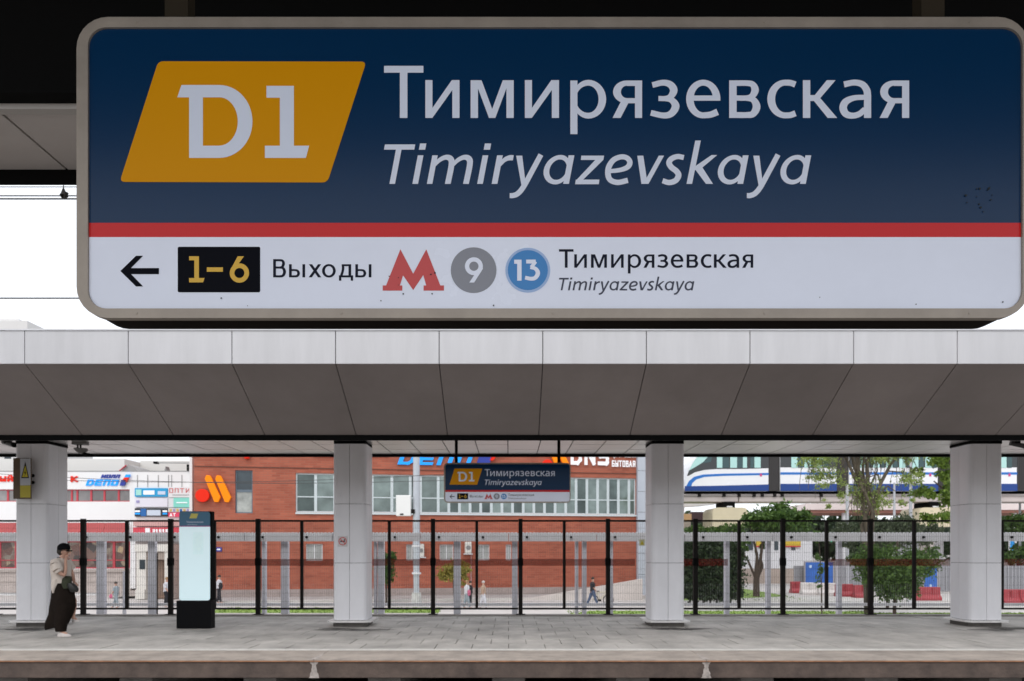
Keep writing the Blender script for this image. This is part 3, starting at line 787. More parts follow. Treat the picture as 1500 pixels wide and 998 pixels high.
# ------------------------------------------------------------------ dark platform fence
D = 16.45
fn = thing('platform_fence', 'black steel mesh fence along the back of the opposite platform', 'fence', (0, D, 0)); O = (0, D, 0)
zt, zb = Z(762, D), Z(893, D)
P = 128.1 / 1000 * D
xk = [X(122, D) + P * k for k in range(-4, 15)]
post = MB().box(-.05, .05, -.04, .04, 0, zt + .03).box(-.11, .11, -.09, .09, 0.03, .045).mesh('post'); post.materials.append(m_fence)
stile = MB().box(-.034, .034, -.03, .03, zb, zt).mesh('stile'); stile.materials.append(m_fence)
clampm = MB().box(-.062, .062, -.055, .055, -.09, .09).mesh('clamp'); clampm.materials.append(m_black)
for i, x in enumerate(xk):
    for me, dx, nm in ((post, 0, 'post'), (stile, P / 2, 'stile')):
        o = bpy.data.objects.new(nm, me); COL.objects.link(o); o.parent = fn; o.location = (x + dx, 0, 0)
        if nm == 'post':
            c = bpy.data.objects.new('clamp', clampm); COL.objects.link(c); c.parent = o; c.location = (0, 0, 1.30)
rail = MB().box(.052, P / 2 - .036, -.022, .022, -.022, .022).mesh('rail'); rail.materials.append(m_fence)
wm = MB(); n = 22; w = (P / 2 - .09)
for i in range(n):
    xx = .06 + w * (i + .5) / n; wm.box(xx - .0022, xx + .0022, -.0014, .0014, zb, zt)
for i in range(1, 11):
    zz = zb + (zt - zb) * i / 11; wm.box(.05, P / 2 - .034, .003, .007, zz - .002, zz + .002)
wm = wm.mesh('wire_mesh'); wm.materials.append(m_wire)
for x in xk[:-1]:
    for h in (0, 1):
        sx = x + h * (P / 2 - .018 + 0.0)
        for zz in (zt - .02, zb + .02):
            o = bpy.data.objects.new('rail', rail); COL.objects.link(o); o.parent = fn; o.location = (sx, 0, zz)
        o = bpy.data.objects.new('wire_mesh', wm); COL.objects.link(o); o.parent = fn; o.location = (sx, 0, 0); o['kind'] = 'stuff'

# red barrier tape just behind the fence
m_tape = mat('translucent red tape', (.22, .008, .006), .7, alpha=.42, spec=.1)
D = 17.0
tp = thing('barrier_tape', 'dark red translucent tape stretched behind the platform fence', 'barrier tape', (0, D, 1.3)); O = (0, D, 1.3)
for a, b in ((312, 930), (1001, 1066), (1214, 1392), (1466, 1520)):
    MB(O).box(X(a, D), X(b, D), D, D + .002, Z(829, D), Z(819, D)).build('tape', m_tape, tp)

# ------------------------------------------------------------------ light grey frame behind the fence
D = 18.6
gf = thing('noise_barrier_frame', 'light grey steel frame of beam and posts standing behind the black fence', 'steel frame', (0, D, -1.5)); O = (0, D, -1.5)
zt, zb = Z(781, D), Z(793, D)
for k in range(-7, 8):
    MB(O).box(k * 2.4 + .01, k * 2.4 + 2.39, D, D + .12, zb, zt).build('beam', m_lgrey, gf)
    for j in range(2):
        MB(O).cyl((k * 2.4 + .5 + j * 1.2, D, (zb + zt) / 2), (k * 2.4 + .5 + j * 1.2, D - .05, (zb + zt) / 2), .035, .03, 8).build('bolt_cap', m_black, gf)
mb = MB(O)
for i in range(-170, 171): mb.box(i * .1 - .03, i * .1 + .03, D + .04, D + .06, zt, zt + .02)
mb.build('serrated_top', m_lgrey, gf, kind='stuff')
m_post2 = mat('pale lilac grey steel post', (.62, .62, .67), .5, 0, .08, 2)
for a, b in ((137, 148), (175.5, 177), (213, 223), (381, 386), (409, 419.5), (546, 550), (552, 561), (664, 674), (750, 758.5), (843.5, 848), (854, 860), (894, 899), (1064.6, 1071), (1126, 1132), (1231, 1237)):
    MB(O).box(X(a, D), X(b, D), D + .13, D + .27, -1.5, zb - .003 if b - a > 3 else 1.0).build('post', m_post2, gf)
MB(O).box(-17, 17, D + .3, D + .36, Z(889, D), Z(885, D)).build('lower_rail', m_lgrey, gf)
MB(O).box(X(224, D), X(225, D), D + .2, D + .23, -1.5, 1.5).build('cable', m_black, gf)
mb = MB(O)
for i in range(-260, 261):
    mb.box(i * .065 - .0005, i * .065 + .0005, D + .31, D + .311, Z(885, D), Z(856, D))
mb.build('mesh_infill', m_lgrey, gf, kind='stuff')

# ------------------------------------------------------------------ facade helper
class Facade:
    """facade plane through (0,D0) with y = D0 + k x ; px,py -> local (s,z)"""
    def __init__(s, D0, k): s.D0 = D0; s.k = k; s.n = math.sqrt(1 + k * k)
    def D(s, px): return s.D0 / (1 - s.k * (px - CX) / F)
    def s_(s, px): return (px - CX) / F * s.D(px) * s.n
    def z_(s, py, px=None, zb=-1.5): return 1.6 + (HY - py) / F * s.D(px if px is not None else 745) - zb
def wall_open(mb, s0, s1, z0, z1, ops, dep=.22, back=8):
    ss = sorted(set([s0, s1] + [v for o in ops for v in o[:2]])); zs = sorted(set([z0, z1] + [v for o in ops for v in o[2:]]))
    for a, b in zip(ss, ss[1:]):
        for c, d in zip(zs, zs[1:]):
            ms, mz = (a + b) / 2, (c + d) / 2
            if any(o[0] < ms < o[1] and o[2] < mz < o[3] for o in ops): continue
            mb.quad((a, 0, c), (b, 0, c), (b, 0, d), (a, 0, d))
    for a, b, c, d in ops:
        mb.quad((a, 0, c), (a, dep, c), (b, dep, c), (b, 0, c)); mb.quad((a, 0, d), (b, 0, d), (b, dep, d), (a, dep, d))
        mb.quad((a, 0, c), (a, 0, d), (a, dep, d), (a, dep, c)); mb.quad((b, 0, c), (b, dep, c), (b, dep, d), (b, 0, d))
    mb.quad((s0, 0, z0), (s0, 0, z1), (s0, back, z1), (s0, back, z0)); mb.quad((s1, 0, z0), (s1, back, z0), (s1, back, z1), (s1, 0, z1))
    mb.quad((s0, back, z0), (s0, back, z1), (s1, back, z1), (s1, back, z0))
m_pane = mat('reflective greenish glass', (.17, .21, .20), .08, .55, .35, .9, .35, 1.3, rand=.35)  # pane tones varied in the colour to stand in for mixed reflections
m_pane2 = mat('darker greenish glass', (.10, .13, .125), .07, .5, .5, .7, .5, 1.0, rand=.4)
m_pane_d = mat('dark window glass', (.05, .065, .075), .08, .3, .3, .8)
m_wf = mat('pale aluminium window frame', (.56, .62, .64), .4)
def window(parent, s0, s1, z0, z1, hs=(), vs=(), pm=None, fm=None, fw=.07, dep=.1, name='window'):
    fm = fm or m_wf; pm = pm or m_pane
    mb = MB()
    mb.box(s0, s1, dep, dep + .08, z0, z0 + fw).box(s0, s1, dep, dep + .08, z1 - fw, z1).box(s0, s0 + fw, dep + .001, dep + .079, z0 + fw, z1 - fw).box(s1 - fw, s1, dep + .001, dep + .079, z0 + fw, z1 - fw)
    for h in hs: mb.box(s0 + fw, s1 - fw, dep + .002, dep + .078, h - fw * .4, h + fw * .4)
    for v in vs: mb.box(v - fw * .4, v + fw * .4, dep + .003, dep + .077, z0 + fw, z1 - fw)
    w = mb.build(name, fm, parent)
    zz = [z0 + fw] + list(hs) + [z1 - fw]; sv = [s0 + fw] + list(vs) + [s1 - fw]
    for a, b in zip(sv, sv[1:]):
        for c, d in zip(zz, zz[1:]):
            MB().box(a, b, dep + .04, dep + .05, c, d).build('pane', pm, w)
    return w
def slab(mb, fa, px0, px1, py0, py1, y0, y1, ref=None):
    r = ref or (px0 + px1) / 2
    return mb.box(fa.s_(px0), fa.s_(px1), y0, y1, fa.z_(py1, r), fa.z_(py0, r))
def letters(fa, text, px0, px1, py_top, py_bot, m, parent, y=-.12, w=1.15, sh=0.0, solid=.1, name='lettering'):
    (vs, fs), wd = block(text, w, sh)
    x0 = min(v[0] for v in vs); x1 = max(v[0] for v in vs)
    r = (px0 + px1) / 2; z0, z1 = fa.z_(py_bot, r), fa.z_(py_top, r); a, b = fa.s_(px0), fa.s_(px1)
    o = flat((vs, fs), lambda x, yy: (a + (x - x0) / (x1 - x0) * (b - a), y, z0 + (z1 - z0) * yy / 6.0)).build(name, m, parent)
    if solid:
        q = o.modifiers.new('s', 'SOLIDIFY'); q.thickness = solid; q.offset = -1
    return o

# ------------------------------------------------------------------ brick building
m_brick = bpy.data.materials.new('terracotta brick'); m_brick.use_nodes = True
n = m_brick.node_tree.nodes; l = m_brick.node_tree.links; p = n['Principled BSDF']
tc = n.new('ShaderNodeTexCoord'); sp = n.new('ShaderNodeSeparateXYZ'); cb = n.new('ShaderNodeCombineXYZ')
l.new(tc.outputs['Object'], sp.inputs[0]); l.new(sp.outputs[0], cb.inputs[0]); l.new(sp.outputs[2], cb.inputs[1])
br = n.new('ShaderNodeTexBrick'); l.new(cb.outputs[0], br.inputs['Vector'])
br.inputs['Color1'].default_value = (.40, .112, .064, 1); br.inputs['Color2'].default_value = (.31, .078, .044, 1); br.inputs['Mortar'].default_value = (.30, .12, .08, 1)
br.inputs['Scale'].default_value = 1; br.inputs['Brick Width'].default_value = .5; br.inputs['Row Height'].default_value = .15; br.inputs['Mortar Size'].default_value = .012
no = n.new('ShaderNodeTexNoise'); no.inputs['Scale'].default_value = .5; no.inputs['Detail'].default_value = 6
mr = n.new('ShaderNodeMapRange'); mr.inputs[3].default_value = .68; mr.inputs[4].default_value = 1.3
l.new(tc.outputs['Object'], no.inputs['Vector']); l.new(no.outputs[0], mr.inputs[0])
hs = n.new('ShaderNodeHueSaturation'); l.new(mr.outputs[0], hs.inputs['Value']); l.new(br.outputs[0], hs.inputs['Color']); l.new(hs.outputs[0], p.inputs['Base Color'])
bp = n.new('ShaderNodeBump'); bp.inputs['Strength'].default_value = .5; bp.inputs['Distance'].default_value = .02; bp.invert = True
l.new(br.outputs['Fac'], bp.inputs['Height']); l.new(bp.outputs[0], p.inputs['Normal']); p.inputs['Roughness'].default_value = .8

FB = Facade(45.0, 0.15)
bb = thing('brick_building', 'terracotta brick shop building with a long ribbon window and coloured shop signs', 'building', (0, 45, -1.5), math.atan(.15))
fa = FB
s0, s1 = fa.s_(284.5), fa.s_(932)
zl, zt = fa.z_(752.5, 680), fa.z_(697, 680)
wx = [433, 462, 490, 517, 545, 574, 601, 616, 642] + [642 + 15.6 * i for i in range(1, 13)] + [844.5, 860.3, 876, 891.3, 906.5, 922, 931.5]
ops = [(fa.s_(433), fa.s_(931.5), zl, zt), (fa.s_(344.5), fa.s_(370), fa.z_(752, 357), fa.z_(689, 357))]
lw = [(448, 472.5, 797, 822), (595, 612, 798, 821), (644, 664, 798, 821), (699, 717, 798, 821), (741, 749, 798, 821)]
for a, b, c, d in lw: ops.append((fa.s_(a), fa.s_(b), fa.z_(d, a), fa.z_(c, a)))
mb = MB(); wall_open(mb, s0, s1, 0, 12.5, ops, back=20); mb.build('brick_wall', m_brick, bb)
MB().box(s0, s1, 0.0, 20, 12.501, 12.8).build('roof', m_conc, bb)
for i in range(len(wx) - 1):
    a, b = fa.s_(wx[i]) + .004, fa.s_(wx[i + 1]) - .004
    window(bb, a, b, zl, zt, hs=(zl + (zt - zl) * .4,), fw=.08, pm=(m_pane if i % 3 else m_pane2))
window(bb, fa.s_(344.5), fa.s_(370), fa.z_(752, 357), fa.z_(719.1, 357), pm=mat('milky grey glass', (.36, .38, .36), .2, 0, .35, 1.2), fm=mat('slate frame', (.12, .16, .2), .5))
window(bb, fa.s_(344.5), fa.s_(370), fa.z_(719, 357), fa.z_(689, 357), pm=m_pane_d, fm=mat('slate frame', (.12, .16, .2), .5))
for a, b, c, d in lw: window(bb, fa.s_(a), fa.s_(b), fa.z_(d, a), fa.z_(c, a), vs=((fa.s_(a) + fa.s_(b)) / 2,), pm=mat('milky basement glass', (.33, .34, .33), .3, 0, .2, 2), fm=m_lgrey, fw=.06)
slab(MB(), fa, 433, 932, 752.8, 755, -.1, -.001, 680).build('window_sill', m_wf, bb)
slab(MB(), fa, 284.5, 932, 862, 874, -.05, -.002, 600).build('plinth', mat('grey plinth render', (.33, .27, .25), .8, 0, .15, 1.5), bb)
slab(MB(), fa, 284.5, 932, 689.5, 690.5, -.04, -.002, 680).build('string_course', mat('dark brown strip', (.12, .05, .035), .8), bb)  # thin dark brown strip across the brick wall above the windows
# rain pipe / corner pier in pale blue metal
m_pier = mat('pale blue grey cladding', (.44, .47, .53), .5, 0, .05, 1)
MB().box(fa.s_(932.2), fa.s_(957), -.3, 8, 0, 12.6).build('corner_pier', m_pier, bb)
for zz in range(1, 9): MB().box(fa.s_(932.2), fa.s_(957), -.305, -.3005, zz * 1.4, zz * 1.4 + .02).build('panel_joint', m_joint, bb)
# store logos (disc and two slanted bars)
m_or = mat('orange sign', (.90, .24, .0), .4, emit=.12, spec=.2); m_rd = mat('signal red sign', (.72, .02, .004), .4, emit=.1, spec=.2)
def store_logo(cx, cy, s, parent):
    t = bb
    cs, cz = fa.s_(cx), fa.z_(cy, cx)
    k = fa.D(cx) / F * s
    MB().prism([(cs + 9.6 * k * math.cos(a * .2618), cz + 9.6 * k * math.sin(a * .2618)) for a in range(24)], -.28, -.05).build('logo_disc', m_rd, t, bevel=.02)
    for dx in (0, 14.5):
        pts = [(3.5 + dx, 24.5), (5.5 + dx, 29.8), (11 + dx, 29.4), (25.3 + dx, -2), (21.8 + dx, -9.6), (16.8 + dx, -9.2)]
        MB().prism([(cs + x * k, cz + y * k) for x, y in pts], -.28, -.05).build('logo_bar', m_or, t, bevel=.02)
store_logo(298, 726.5, 1, bb)
store_logo(801, 682, .85, bb)
m_sb = mat('sky blue sign', (.0, .30, .85), .35, emit=.25); m_db = mat('deep blue sign', (.012, .03, .28), .35, emit=.1)
letters(fa, 'DЕПО', 582, 694, 664, 681.5, m_sb, bb, w=1.35, sh=.22, name='mall_name')
k = [(697, 683), (702.5, 664), (721, 664), (716, 683)]
MB().prism([(fa.s_(a), fa.z_(b, 705)) for a, b in k], -.22, -.05).build('sign_flag', m_db, bb)
MB().prism([(fa.s_(a), fa.z_(b, 705)) for a, b in [(716.8, 675), (721.8, 660), (731, 660), (727, 668), (722, 675)]], -.22, -.05).build('sign_flag', m_rd, bb)
m_wl = mat('white sign letters', (.8, .8, .82), .4, emit=.2)
letters(fa, 'DNS', 835.5, 892, 656, 681.5, m_wl, bb, w=1.25, name='shop_name')
letters(fa, 'ЦИФРОВАЯ', 896, 931, 661, 670.5, m_wl, bb, w=1.0, name='shop_lettering')
letters(fa, 'БЫТОВАЯ', 896, 930, 675, 684.5, m_wl, bb, w=1.0, name='shop_lettering')
for a, b in ((458, 491), (544, 569)): slab(MB(), fa, a, b, 655, 669, -.1, -.02).build('red_sign_box', m_rd, bb)
slab(MB(), fa, 359, 366, 660, 673, -.3, -.02).build('red_lamp', m_rd, bb, bevel=.05)
for px, py in ((318, 668), (742, 668)):
    MB().cyl((fa.s_(px), 0, fa.z_(py, px)), (fa.s_(px), -.5, fa.z_(py, px)), .03, .03, 6).build('lamp_bracket', m_lgrey, bb)
    slab(MB(), fa, px - 6, px + 6, py - 1.5, py + 1.5, -.7, -.5).build('floodlight', m_lgrey, bb)
slab(MB(), fa, 316, 325, 802, 808, -.05, -.01).build('house_number_plate', m_db, bb)
slab(MB(), fa, 318, 323, 804, 806, -.06, -.052).build('house_number_mark', m_wl, bb)
m_ac = mat('cream plastic', (.62, .6, .56), .5)
for i, (a, b, c, d) in enumerate([(612.5, 621, 797, 816), (680.5, 690, 794, 811)]):
    t = thing('air_conditioner', ['cream air conditioner unit on the brick wall beside the lamp post', 'cream air conditioner unit on the brick wall above the yellowish bush'][i], 'air conditioner', (0, 45, -1.5), math.atan(.15), 'air conditioners on the brick wall')
    slab(MB(), fa, a, b, c, d, -.4, -.08).build('housing', m_ac, t, bevel=.03)
    r = (fa.s_(b) - fa.s_(a)) * .36; cs = (fa.s_(a) + fa.s_(b)) / 2; cz = (fa.z_(c, a) + fa.z_(d, a)) / 2
    MB().cyl((cs, -.4, cz), (cs, -.415, cz), r, r, 16).build('fan_grille', mat('grey grille', (.2, .2, .2), .6), t)
    MB().box(cs - .3, cs + .3, -.38, -.01, fa.z_(d, a) - .06, fa.z_(d, a) - .01).build('bracket', m_lgrey, t)
# electrical cable line over wall
MB().cyl((fa.s_(690), -.05, fa.z_(811, 690)), (fa.s_(690), -.05, fa.z_(862, 690)), .03, .03, 6).build('drain_pipe', mat('pink pipe', (.45, .3, .3), .6), bb)

# pavement along the building with kerb
wk = MB(); 
for i in range(1): wk.box(fa.s_(286), fa.s_(932), -3.2, -.06, 0, .12)
o = wk.build('pavement', m_walk); o.location = (0, 45, -1.5); o.rotation_euler = (0, 0, math.atan(.15)); o['kind'] = 'structure'
kb = MB().box(fa.s_(286), fa.s_(932), -3.38, -3.203, 0, .14).build('kerb', mat('pale kerb stone', (.52, .5, .47), .8)); kb.location = (0, 45, -1.5); kb.rotation_euler = (0, 0, math.atan(.15)); kb['kind'] = 'structure'
# pale ramp rising to the right
o = MB().prism([(X(760, 43), -1.5), (X(935, 43), -1.5), (X(935, 43), -.2)], 41.6, 42.0).build('ramp_wall', mat('pale ramp', (.55, .5, .47), .8, 0, .1, 1)); tag(o, 'low pale ramp wall rising to the right in front of the brick building', 'ramp')

# ------------------------------------------------------------------ white mall on the left
FM = Facade(46.0, 0.0); fa = FM
ml = thing('shopping_mall', 'white shopping mall with red awning, strip window and a grid of shop signs', 'building', (0, 46, -1.5))
m_mw = mat('white mall cladding', (.78, .78, .78), .5, 0, .03, .6)
ops = [(fa.s_(-75), fa.s_(190), fa.z_(735), fa.z_(717)), (fa.s_(-75), fa.s_(191), fa.z_(833), fa.z_(793))]
mb = MB(); wall_open(mb, fa.s_(-75), fa.s_(193), 0, fa.z_(691), ops, dep=.5, back=7); mb.build('white_wall', m_mw, ml)
mb = MB(); wall_open(mb, fa.s_(193.1), fa.s_(283), fa.z_(790), fa.z_(691), [], back=7); mb.build('sign_wall', m_mw, ml)
m_mr = mat('red mullion', (.5, .05, .07), .5)
m_mg = mat('grey strip glass', (.20, .19, .19), .12, .4, .35, .5, rand=.2)
edges = [-75, -40, 9, 30, 103, 111, 131.5, 151, 172, 190]
for a, b in zip(edges, edges[1:]): window(ml, fa.s_(a), fa.s_(b), fa.z_(735), fa.z_(717), pm=m_mg, fm=m_mr, fw=.06, dep=.15)
m_shop = bpy.data.materials.new('lit shop interior'); m_shop.use_nodes = True
n = m_shop.node_tree.nodes; l = m_shop.node_tree.links; p = n['Principled BSDF']
tc = n.new('ShaderNodeTexCoord'); vo = n.new('ShaderNodeTexVoronoi'); vo.inputs['Scale'].default_value = 2.2; l.new(tc.outputs['Object'], vo.inputs['Vector'])
cr = n.new('ShaderNodeValToRGB'); l.new(vo.outputs['Color'], cr.inputs[0])
cr.color_ramp.elements[0].color = (.03, .02, .018, 1); cr.color_ramp.elements[0].position = .25
cr.color_ramp.elements[1].color = (.55, .38, .20, 1); cr.color_ramp.elements[1].position = .95
e = cr.color_ramp.elements.new(.55); e.color = (.16, .06, .04, 1)
e = cr.color_ramp.elements.new(.8); e.color = (.20, .17, .14, 1)
l.new(cr.outputs[0], p.inputs['Base Color']); l.new(cr.outputs[0], p.inputs['Emission Color']); p.inputs['Emission Strength'].default_value = .8
slab(MB(), fa, -75, 191, 793, 833, .62, .66).build('shop_display', m_shop, ml)
m_clear = mat('shop window glass', (.15, .16, .16), .08, .0, alpha=.22, spec=.3)
for a in range(-75, 190, 24): window(ml, fa.s_(a), fa.s_(min(a + 23.8, 191)), fa.z_(833), fa.z_(793), hs=(fa.z_(821),), pm=m_clear, fm=m_mr, fw=.07, dep=.15)
m_awn = mat('red awning', (.40, .06, .06), .6, 0, .08, 1)
for i, a in enumerate(range(-75, 189, 33)):
    MB().xprism([(-.02, fa.z_(766)), (-.02, fa.z_(781)), (-.5, fa.z_(781))], fa.s_(a) + .01, fa.s_(a + 33) - .01).build('awning', m_awn, ml)
slab(MB(), fa, -75, 193, 834, 838, -.25, -.002).build('ledge', mat('warm grey ledge', (.40, .35, .32), .8), ml)
slab(MB(), fa, -75, 193, 838, 868, -.12, -.003).build('plinth', mat('beige stone plinth', (.46, .40, .37), .8, 0, .12, 1), ml)
slab(MB(), fa, -75, 193, 851, 853, -.16, -.121).build('plinth_band', MATS['warm grey ledge'], ml)
# upper set back storey
MB().box(fa.s_(-75), fa.s_(164), 1.5, 7, fa.z_(690.9), fa.z_(668)).build('upper_storey', mat('off white storey', (.70, .69, .66), .6), ml)
MB().box(fa.s_(164), fa.s_(283), 3.5, 7, fa.z_(690.9), fa.z_(674, None) + .4).build('upper_storey', MATS['off white storey'], ml)
MB().box(fa.s_(-75), fa.s_(283), -.03, .3, fa.z_(690.9), fa.z_(689.9)).build('parapet_cap', mat('grey cap', (.3, .3, .3), .6), ml)
MB().prism([(fa.s_(163), fa.z_(690)), (fa.s_(192), fa.z_(690)), (fa.s_(184), fa.z_(681)), (fa.s_(176), fa.z_(678)), (fa.s_(170), fa.z_(683))], 1.0, 3.0).build('skylight', mat('grey skylight', (.36, .35, .34), .5), ml)
MB().cyl((fa.s_(162.5), .9, fa.z_(689)), (fa.s_(174), .9, fa.z_(679.5)), .05, .05, 6).build('red_strut', m_mr, ml)
for a in (201.5, 216.5, 232, 247, 251.5, 266.5): MB().box(fa.s_(a) - .02, fa.s_(a) + .02, -.03, -.001, fa.z_(714), fa.z_(696)).build('facade_joint', MATS['grey cap'], ml)
MB().box(fa.s_(275.5), fa.s_(279.5), -.2, -.01, fa.z_(690), fa.z_(681)).build('dark_vent', m_black, ml)
MB().box(fa.s_(213), fa.s_(219), 1.0, 1.3, fa.z_(676.5), fa.z_(673.5)).build('roof_lamp', m_black, ml)
MB().cyl((fa.s_(216), 1.1, fa.z_(675)), (fa.s_(280), 1.1, fa.z_(675.5)), .035, .035, 6).build('roof_pipe', MATS['grey cap'], ml)
MB().prism([(fa.s_(235), fa.z_(690)), (fa.s_(239), fa.z_(690)), (fa.s_(237), fa.z_(682))], .5, 1).build('roof_vent', MATS['grey cap'], ml)
MB().box(fa.s_(279.8), fa.s_(284), -.25, .2, fa.z_(757), fa.z_(666)).build('corner_strip', m_mw, ml)
# shop signs
def plate(a, b, c, d, col, name='shop_sign', y=-.14, e=.0, rough=.5):
    nm = 'sign ' + '_'.join(str(round(v, 2)) for v in col)
    return slab(MB(), fa, a, b, c, d, y, y + .12).build(name, mat(nm, col, rough), ml)
def bits(par, x0, x1, y0, y1, n, m, seed, y=-.16):
    pass
letters(fa, 'МОЛЛ', 148, 177, 695.5, 700.5, m_db, ml, y=-.06, w=1.5, sh=.3, name='mall_name')
letters(fa, 'DЕПО', 126, 175, 703, 711.5, m_sb, ml, y=-.06, w=1.45, sh=.25, name='mall_name')
MB().prism([(fa.s_(x), fa.z_(y)) for x, y in [(177, 712), (179.5, 704), (186.5, 704), (184, 712)]], -.16, -.05).build('sign_flag', m_db, ml)
MB().prism([(fa.s_(x), fa.z_(y)) for x, y in [(181, 703.5), (184, 700), (190, 700), (187, 707)]], -.16, -.05).build('sign_flag', m_rd, ml)
MB().prism([(fa.s_(x), fa.z_(y)) for x, y in [(184, 699.6), (186, 695.5), (192, 695.5), (190.5, 699.6)]], -.16, -.05).build('sign_flag', m_sb, ml)
letters(fa, 'ЫЙ', 0, 20, 698, 705.5, m_rd, ml, y=-.06, w=1.4, name='shop_name')
letters(fa, 'К', 104, 115, 698, 706, m_rd, ml, y=-.06, w=1.5, name='shop_name')
plate(199, 247, 715.5, 728, (.01, .32, .62))
slab(MB(), fa, 201, 209, 717.5, 726, -.17, -.145).build('sign_roundel', mat('mint', (.35, .7, .62), .5), ml)
slab(MB(), fa, 212, 228, 719, 725, -.17, -.145).build('sign_strip', m_wl, ml)
slab(MB(), fa, 233, 244, 720, 725, -.17, -.145).build('sign_strip', mat('pale lilac', (.55, .65, .8), .5), ml)
m_rl = mat('soft red letters', (.62, .12, .12), .5)
plate(248, 281, 714, 729, (.74, .74, .75))
letters(fa, 'ОПТИ', 249.5, 279.5, 715.5, 722.5, m_rl, ml, y=-.16, w=.8, solid=.01, name='optician_lettering')
slab(MB(), fa, 254, 279, 725, 726, -.155, -.145).build('sign_strip', MATS['grey cap'], ml)
plate(199, 247, 730, 743, (.70, .69, .76))
slab(MB(), fa, 201.5, 206, 733.5, 737, -.17, -.145).build('sign_mark', mat('violet', (.3, .28, .5), .5), ml)
plate(248, 255.5, 730, 743.5, (.66, .68, .70))
plate(255.6, 281, 729.5, 743.5, (.22, .66, .56))
slab(MB(), fa, 260, 276, 736, 737.5, -.17, -.145).build('sign_strip', m_wl, ml)
plate(199, 247, 744.8, 757, (.02, .022, .03))
slab(MB(), fa, 208, 216, 745.5, 756.5, -.17, -.145).build('sign_strip', mat('royal', (.01, .12, .38), .5), ml)
slab(MB(), fa, 217, 237, 747.5, 755.5, -.17, -.145).build('sign_strip', mat('ice', (.55, .62, .72), .5), ml)
for a, b in ((199.5, 207), (240, 246.5)):
    slab(MB(), fa, a, b, 748, 750.4, -.17, -.145).build('sign_strip', m_wl, ml)
    slab(MB(), fa, a, b, 751.5, 754, -.17, -.145).build('sign_strip', m_sb, ml)
plate(248, 281, 744.8, 750.4, (.68, .66, .66))
for i in range(6):
    slab(MB(), fa, 250 + i * 5, 253.2 + i * 5, 746, 749.6, -.17, -.145).build('sign_mark', mat(['ochre', 'violet', 'ochre', 'royal', 'ochre', 'violet'][i], (.6, .4, .1), .5), ml)
plate(248, 281, 751, 757.5, (.72, .05, .12))
letters(fa, 'АТ', 250, 259, 752, 757, m_wl, ml, y=-.16, w=1.2, solid=.01, name='shop_lettering')
# entrance part
m_pink = mat('faded pink fascia', (.62, .36, .34), .6, 0, .1, 2)
slab(MB(), fa, 199, 283, 762, 771, -.3, -.002).build('pink_fascia', m_pink, ml)
slab(MB(), fa, 199, 283, 773, 781, -.35, -.002).build('red_fascia', mat('cherry fascia', (.66, .06, .09), .5), ml)
slab(MB(), fa, 217, 224, 773.8, 780.5, -.38, -.352).build('sign_mark', m_wl, ml)
for i, w in enumerate((4, 3, 4, 3.4, 4)): slab(MB(), fa, 228 + i * 4.6, 228 + i * 4.6 + w * .8, 775.5, 780, -.38, -.352).build('sign_mark', m_wl, ml)
slab(MB(), fa, 193, 283, 783, 790, -.4, -.003).build('entrance_lintel', mat('grey lintel', (.48, .48, .5), .6), ml)
slab(MB(), fa, 193.2, 283, 790.2, 868, 2.2, 2.5).build('entrance_back_wall', mat('cool white wall', (.62, .6, .6), .6), ml)
slab(MB(), fa, 193.2, 201, 790.2, 862, -.2, 2.1).build('entrance_pier', m_mw, ml)
mb = MB(); slab(mb, fa, 193, 283, 865, 869, -3.0, 2.1); mb.build('entrance_step', mat('step stone', (.42, .37, .34), .8), ml)
# small white kiosk in front of the entrance
kD = 42
t = thing('entrance_kiosk', 'small white portal kiosk with brown sliding door in front of the mall entrance', 'kiosk', (X(222, kD), kD, -1.5)); O = (X(222, kD), kD, -1.5)
kw = mat('kiosk cream white', (.66, .63, .58), .6, 0, .05, 1)
for a, b, c, d, y0, y1, nm, m in [(197, 252, 797, 808, 0, 2.2, 'roof_slab', kw), (199, 213, 808, 878, .05, 2.1, 'side_wall', kw), (240.5, 250, 808, 878, .05, 2.1, 'side_wall', kw),
        (213, 240.5, 808, 820, .12, 2.0, 'door_head', mat('taupe', (.33, .27, .23), .6)), (213, 240.5, 820, 878, .6, .7, 'back_panel', mat('brown slatted door', (.22, .14, .10), .6, 0, .2, 3)),
        (204, 212, 820, 834, .02, .045, 'window', m_pane_d), (199, 213, 864, 878, -.1, .045, 'footing', kw)]:
    MB(O).box(X(a, kD), X(b, kD), kD + y0, kD + y1, Z(d, kD), Z(c, kD)).build(nm, m, t)
for i in range(7):
    a = 225 + i * 2.2
    MB(O).box(X(a, kD), X(a + .8, kD), kD + .55, kD + .595, Z(872, kD), Z(821, kD)).build('door_slat', mat('tan slat', (.36, .26, .2), .6), t)

# far grey tower top left
o = MB().box(X(-60, 95), X(40, 95), 95, 110, -1.5, Z(470, 95)).build('tower_block', mat('pale grey concrete', (.66, .65, .64), .8, 0, .06, .1)); tag(o, 'pale grey rooftop of a tower block peeping over the canopy at far left', 'building')  # pale grey base colour with slight noise
MB((0, 0, 0)).box(X(-60, 95), X(12, 95), 97, 108, Z(469.9, 95), Z(460, 95)).build('roof_room', MATS['pale grey concrete'], o)
for r in range(6):
    for c in range(5):
        MB().box(X(-50, 95) + c * 1.8, X(-50, 95) + c * 1.8 + .9, 94.94, 94.99, 6 + r * 4, 8 + r * 4).build('window', m_pane_d, o)

